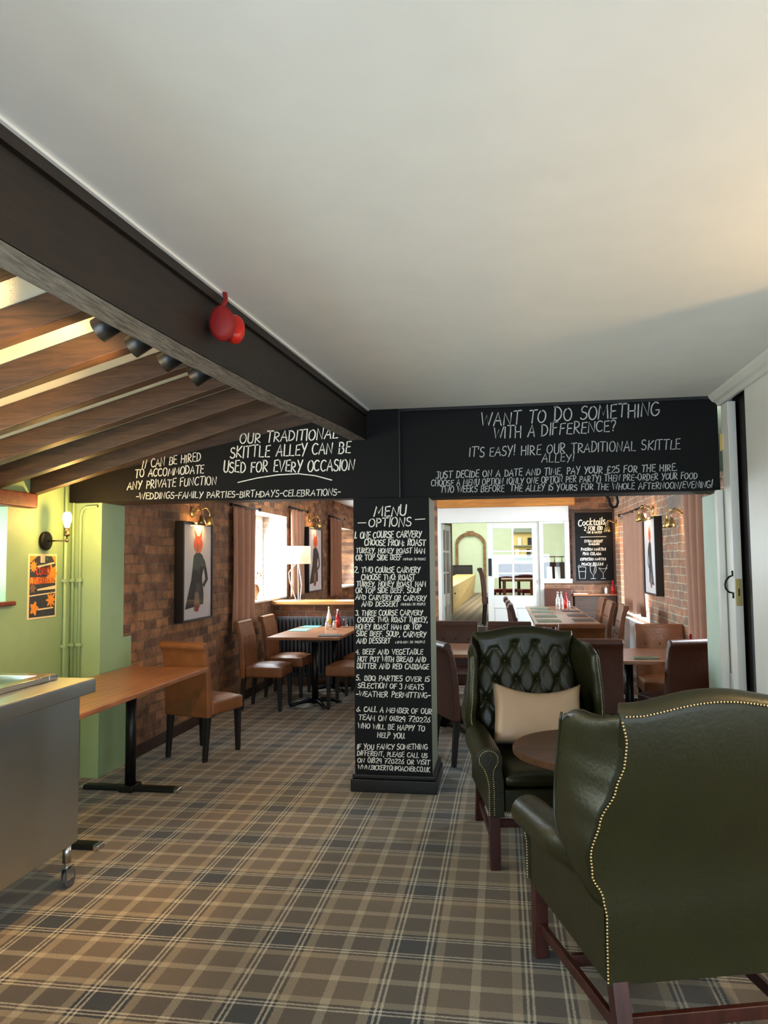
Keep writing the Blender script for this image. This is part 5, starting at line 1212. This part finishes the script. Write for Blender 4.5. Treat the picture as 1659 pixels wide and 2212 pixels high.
# ---- bench under the cocktail blackboard
t = thing('box_bench', 'brown wooden bench back under the cocktail blackboard', 'bench', (1.36, 11.52, 0.13))
MB().box(-0.30, 0.31, 0.06, 0.13, 0.0, 0.87).build('back_panel', 'header_under', t, bevel=0.01)
MB().box(-0.32, 0.318, 0.035, 0.15, 0.871, 0.90).build('cap_rail', 'table_wood_x', t, bevel=0.006)
MB().box(-0.30, 0.31, -0.35, 0.058, 0.0, 0.44).build('seat_box', 'header_under', t, bevel=0.01)
bottle('ketchup_bottle', 'red ketchup bottle on the bench rail under the cocktail blackboard', (1.62, 11.60, 1.0305), 'ketchup', 'red_plastic', 'sauce bottles', 0.20)
shaker('white shaker on the bench rail beside the ketchup bottle', (1.52, 11.60, 1.0305), 'salt and pepper shakers', 'white_plastic', 0.11)
t = thing('wall_seat_back', 'dark leather seat back against the brick below the side window', 'seat back', (0.84, 11.60, 0.13))
MB().box(-0.22, 0.20, 0.0, 0.085, 0.35, 0.98).build('pad', 'dark_leather', t, bevel=0.02)
MB().box(-0.22, 0.20, 0.0, 0.085, 0.0, 0.349).build('plinth', 'header_under', t)
o = MB().box(-0.10, 0.10, -0.03, 0.03, 0, 0.008).build('folded_cloth', 'card'); o.location = (1.15, 11.60, 1.0305); tag(o, 'white folded cloth lying on the bench rail under the blackboard', 'cloth')

# ---- the far room seen through the glazed doors
t = thing('storage_bench', 'long pale pine box bench in the far room', 'bench', (0, 0, 0.5))
mb = MB(); mb.hexa([(-1.45, 15.2, 0), (-1.008, 15.2, 0), (-0.88, 23.3, 0), (-1.4, 23.3, 0), (-1.45, 15.2, 0.51), (-1.008, 15.2, 0.51), (-0.80, 23.3, 0.62), (-1.4, 23.3, 0.62)]); b = mb.build('box', 'pine', t)
for y in (15.8, 17.8, 20.5):
    mb = MB(); mb.ball((-1.016 + 0.136 * (y - 14.6) / 9 + 0.012, y, 0.36), 0.02, 8); mb.build('knob', 'iron', b, smooth=True)
t = thing('high_seat_back', 'black upholstered high panel behind the pine bench in the far room', 'seat back', (-1.35, 18.5, 0.5))
MB().box(-0.5, 0.44, 4.95, 5.05, 0.0, 0.87).build('pad', 'navy', t, bevel=0.02)
MB().box(-0.5, 0.44, 4.94, 5.06, 0.871, 0.90).build('cap_rail', 'leg_dark', t)
t = thing('stone_arch', 'brown stone arch surround on the pale green far wall', 'arch', (-1.0, 24.49, 0.5))
mb = MB(); r0, r1 = 0.40, 0.48
n_ = 16; o_, i_ = [], []
for k in range(n_ + 1):
    a = PI * (0.08 + 0.84 * k / n_); o_.append((r1 * 1.04 * math.cos(a), 1.54 + 0.42 * math.sin(a))); i_.append((r0 * math.cos(a), 1.50 + 0.36 * math.sin(a)))
for k in range(n_): mb.prism([o_[k], o_[k + 1], i_[k + 1], i_[k]], 'y', -0.07, 0.0)
mb.build('arch_ring', 'stone', t)
for s in (-1, 1): MB().box(*sorted((s * 0.40, s * 0.49)), -0.07, 0, 0, 1.60).build('jamb', 'stone', t)
MB().prism([(-0.09, 1.84), (0.09, 1.84), (0.11, 1.99), (-0.11, 1.99)], 'y', -0.09, 0).build('keystone', 'stone', t)
t = thing('pine_table', 'orange pine table in the far room behind the right door', 'table', (0.30, 14.2, 0.5))
MB().box(-0.32, 0.30, -0.5, 0.5, 0.66, 0.70).build('table_top', 'orange_table', t)
for x in (-0.27, 0.25):
    for y in (-0.44, 0.44): MB().box(x - 0.03, x + 0.03, y - 0.03, y + 0.03, 0, 0.659).build('leg', 'orange_table', t)
def red_chair(label, loc, rz):
    t = thing('red_chair', label, 'chair', loc, rz, 'red chairs in the far room')
    MB().box(-0.21, 0.21, -0.21, 0.2, 0.40, 0.47).build('seat', 'red_seat', t, bevel=0.015)
    MB().box(-0.21, 0.21, 0.18, 0.23, 0.62, 0.97).build('backrest', 'red_seat', t, bevel=0.015)
    for x in (-0.19, 0.19):
        MB().box(x - 0.018, x + 0.018, 0.18, 0.22, 0, 0.96).build('leg', 'leg_dark', t); MB().box(x - 0.018, x + 0.018, -0.2, -0.164, 0, 0.40).build('leg', 'leg_dark', t)
    return t
rc = red_chair('red chair behind the far orange table, right of the pair', (0.55, 15.1, 0.5), R(10))
dup(rc, (0.08, 15.3, 0.5), R(-15), 'red chair behind the far orange table, left of the pair')
bottle('ketchup_bottle', 'red ketchup bottle on the orange pine table in the far room', (0.20, 14.0, 1.2005), 'ketchup', 'white_plastic', 'sauce bottles', 0.16)
t = thing('display_shelf', 'arched grey display shelf with cream things hanging on the far green wall', 'shelf', (0.68, 24.49, 1.6))
MB().box(-0.30, 0.34, -0.18, 0.0, 0.0, 0.05).build('base_board', 'grey_blue', t); MB().prism([(-0.32, 0.82), (0.36, 0.82), (0.32, 0.93), (0.05, 1.02), (-0.28, 0.93)], 'y', -0.18, 0).build('pediment', 'grey_blue', t)
MB().box(-0.30, 0.34, -0.02, 0.0, 0.05, 0.82).build('back_board', 'cream_cupboard', t); MB().box(-0.30, 0.34, -0.16, -0.021, 0.38, 0.41).build('shelf_board', 'grey_blue', t)
for nm, x, z in (('ornament', -0.2, 0.05), ('ornament', 0.16, 0.05), ('ornament', 0.2, 0.41), ('ornament', -0.12, 0.41)):
    MB().box(x - 0.06, x + 0.06, -0.12, -0.04, z + 0.001, z + 0.24).build('picture_box', 'frame_black' if x > 0 else 'white_plastic', t)
t = thing('booth_seat', 'brown leather booth seat behind the side window', 'booth seat', (1.17, 14.0, 0.5))
MB().box(-0.5, 0.6, 0.0, 0.14, 0, 1.0).build('backrest', 'brown_leather', t, bevel=0.02); MB().box(-0.5, 0.6, -0.5, -0.002, 0, 0.45).build('seat', 'brown_leather', t, bevel=0.02)
mb = MB(); mb.tube([(-0.5, 0.07, 1.10), (0.6, 0.07, 1.10)], 0.012, 8)
for k in range(9): mb.tube([(-0.48 + 0.13 * k, 0.07, 0.99), (-0.48 + 0.13 * k, 0.07, 1.10)], 0.008, 6)
mb.build('rail', 'steel_bright', t, smooth=True)
for k, x in enumerate((0.72, 0.84)):
    mb = MB(); mb.hexa([(-0.04, -0.04, 0), (0.04, -0.04, 0), (0.04, -0.03, 0), (-0.04, -0.03, 0), (-0.04, 0.03, 0.18), (0.04, 0.03, 0.18), (0.04, 0.04, 0.18), (-0.04, 0.04, 0.18)]); o = mb.build('menu_card', 'card'); o.location = (x - 0.0, BY + 0.155, 1.256); tag(o, ('white menu card leaning inside the side window, left one', 'white menu card leaning inside the side window, right one')[k], 'menu card', 'menu cards in the side window')
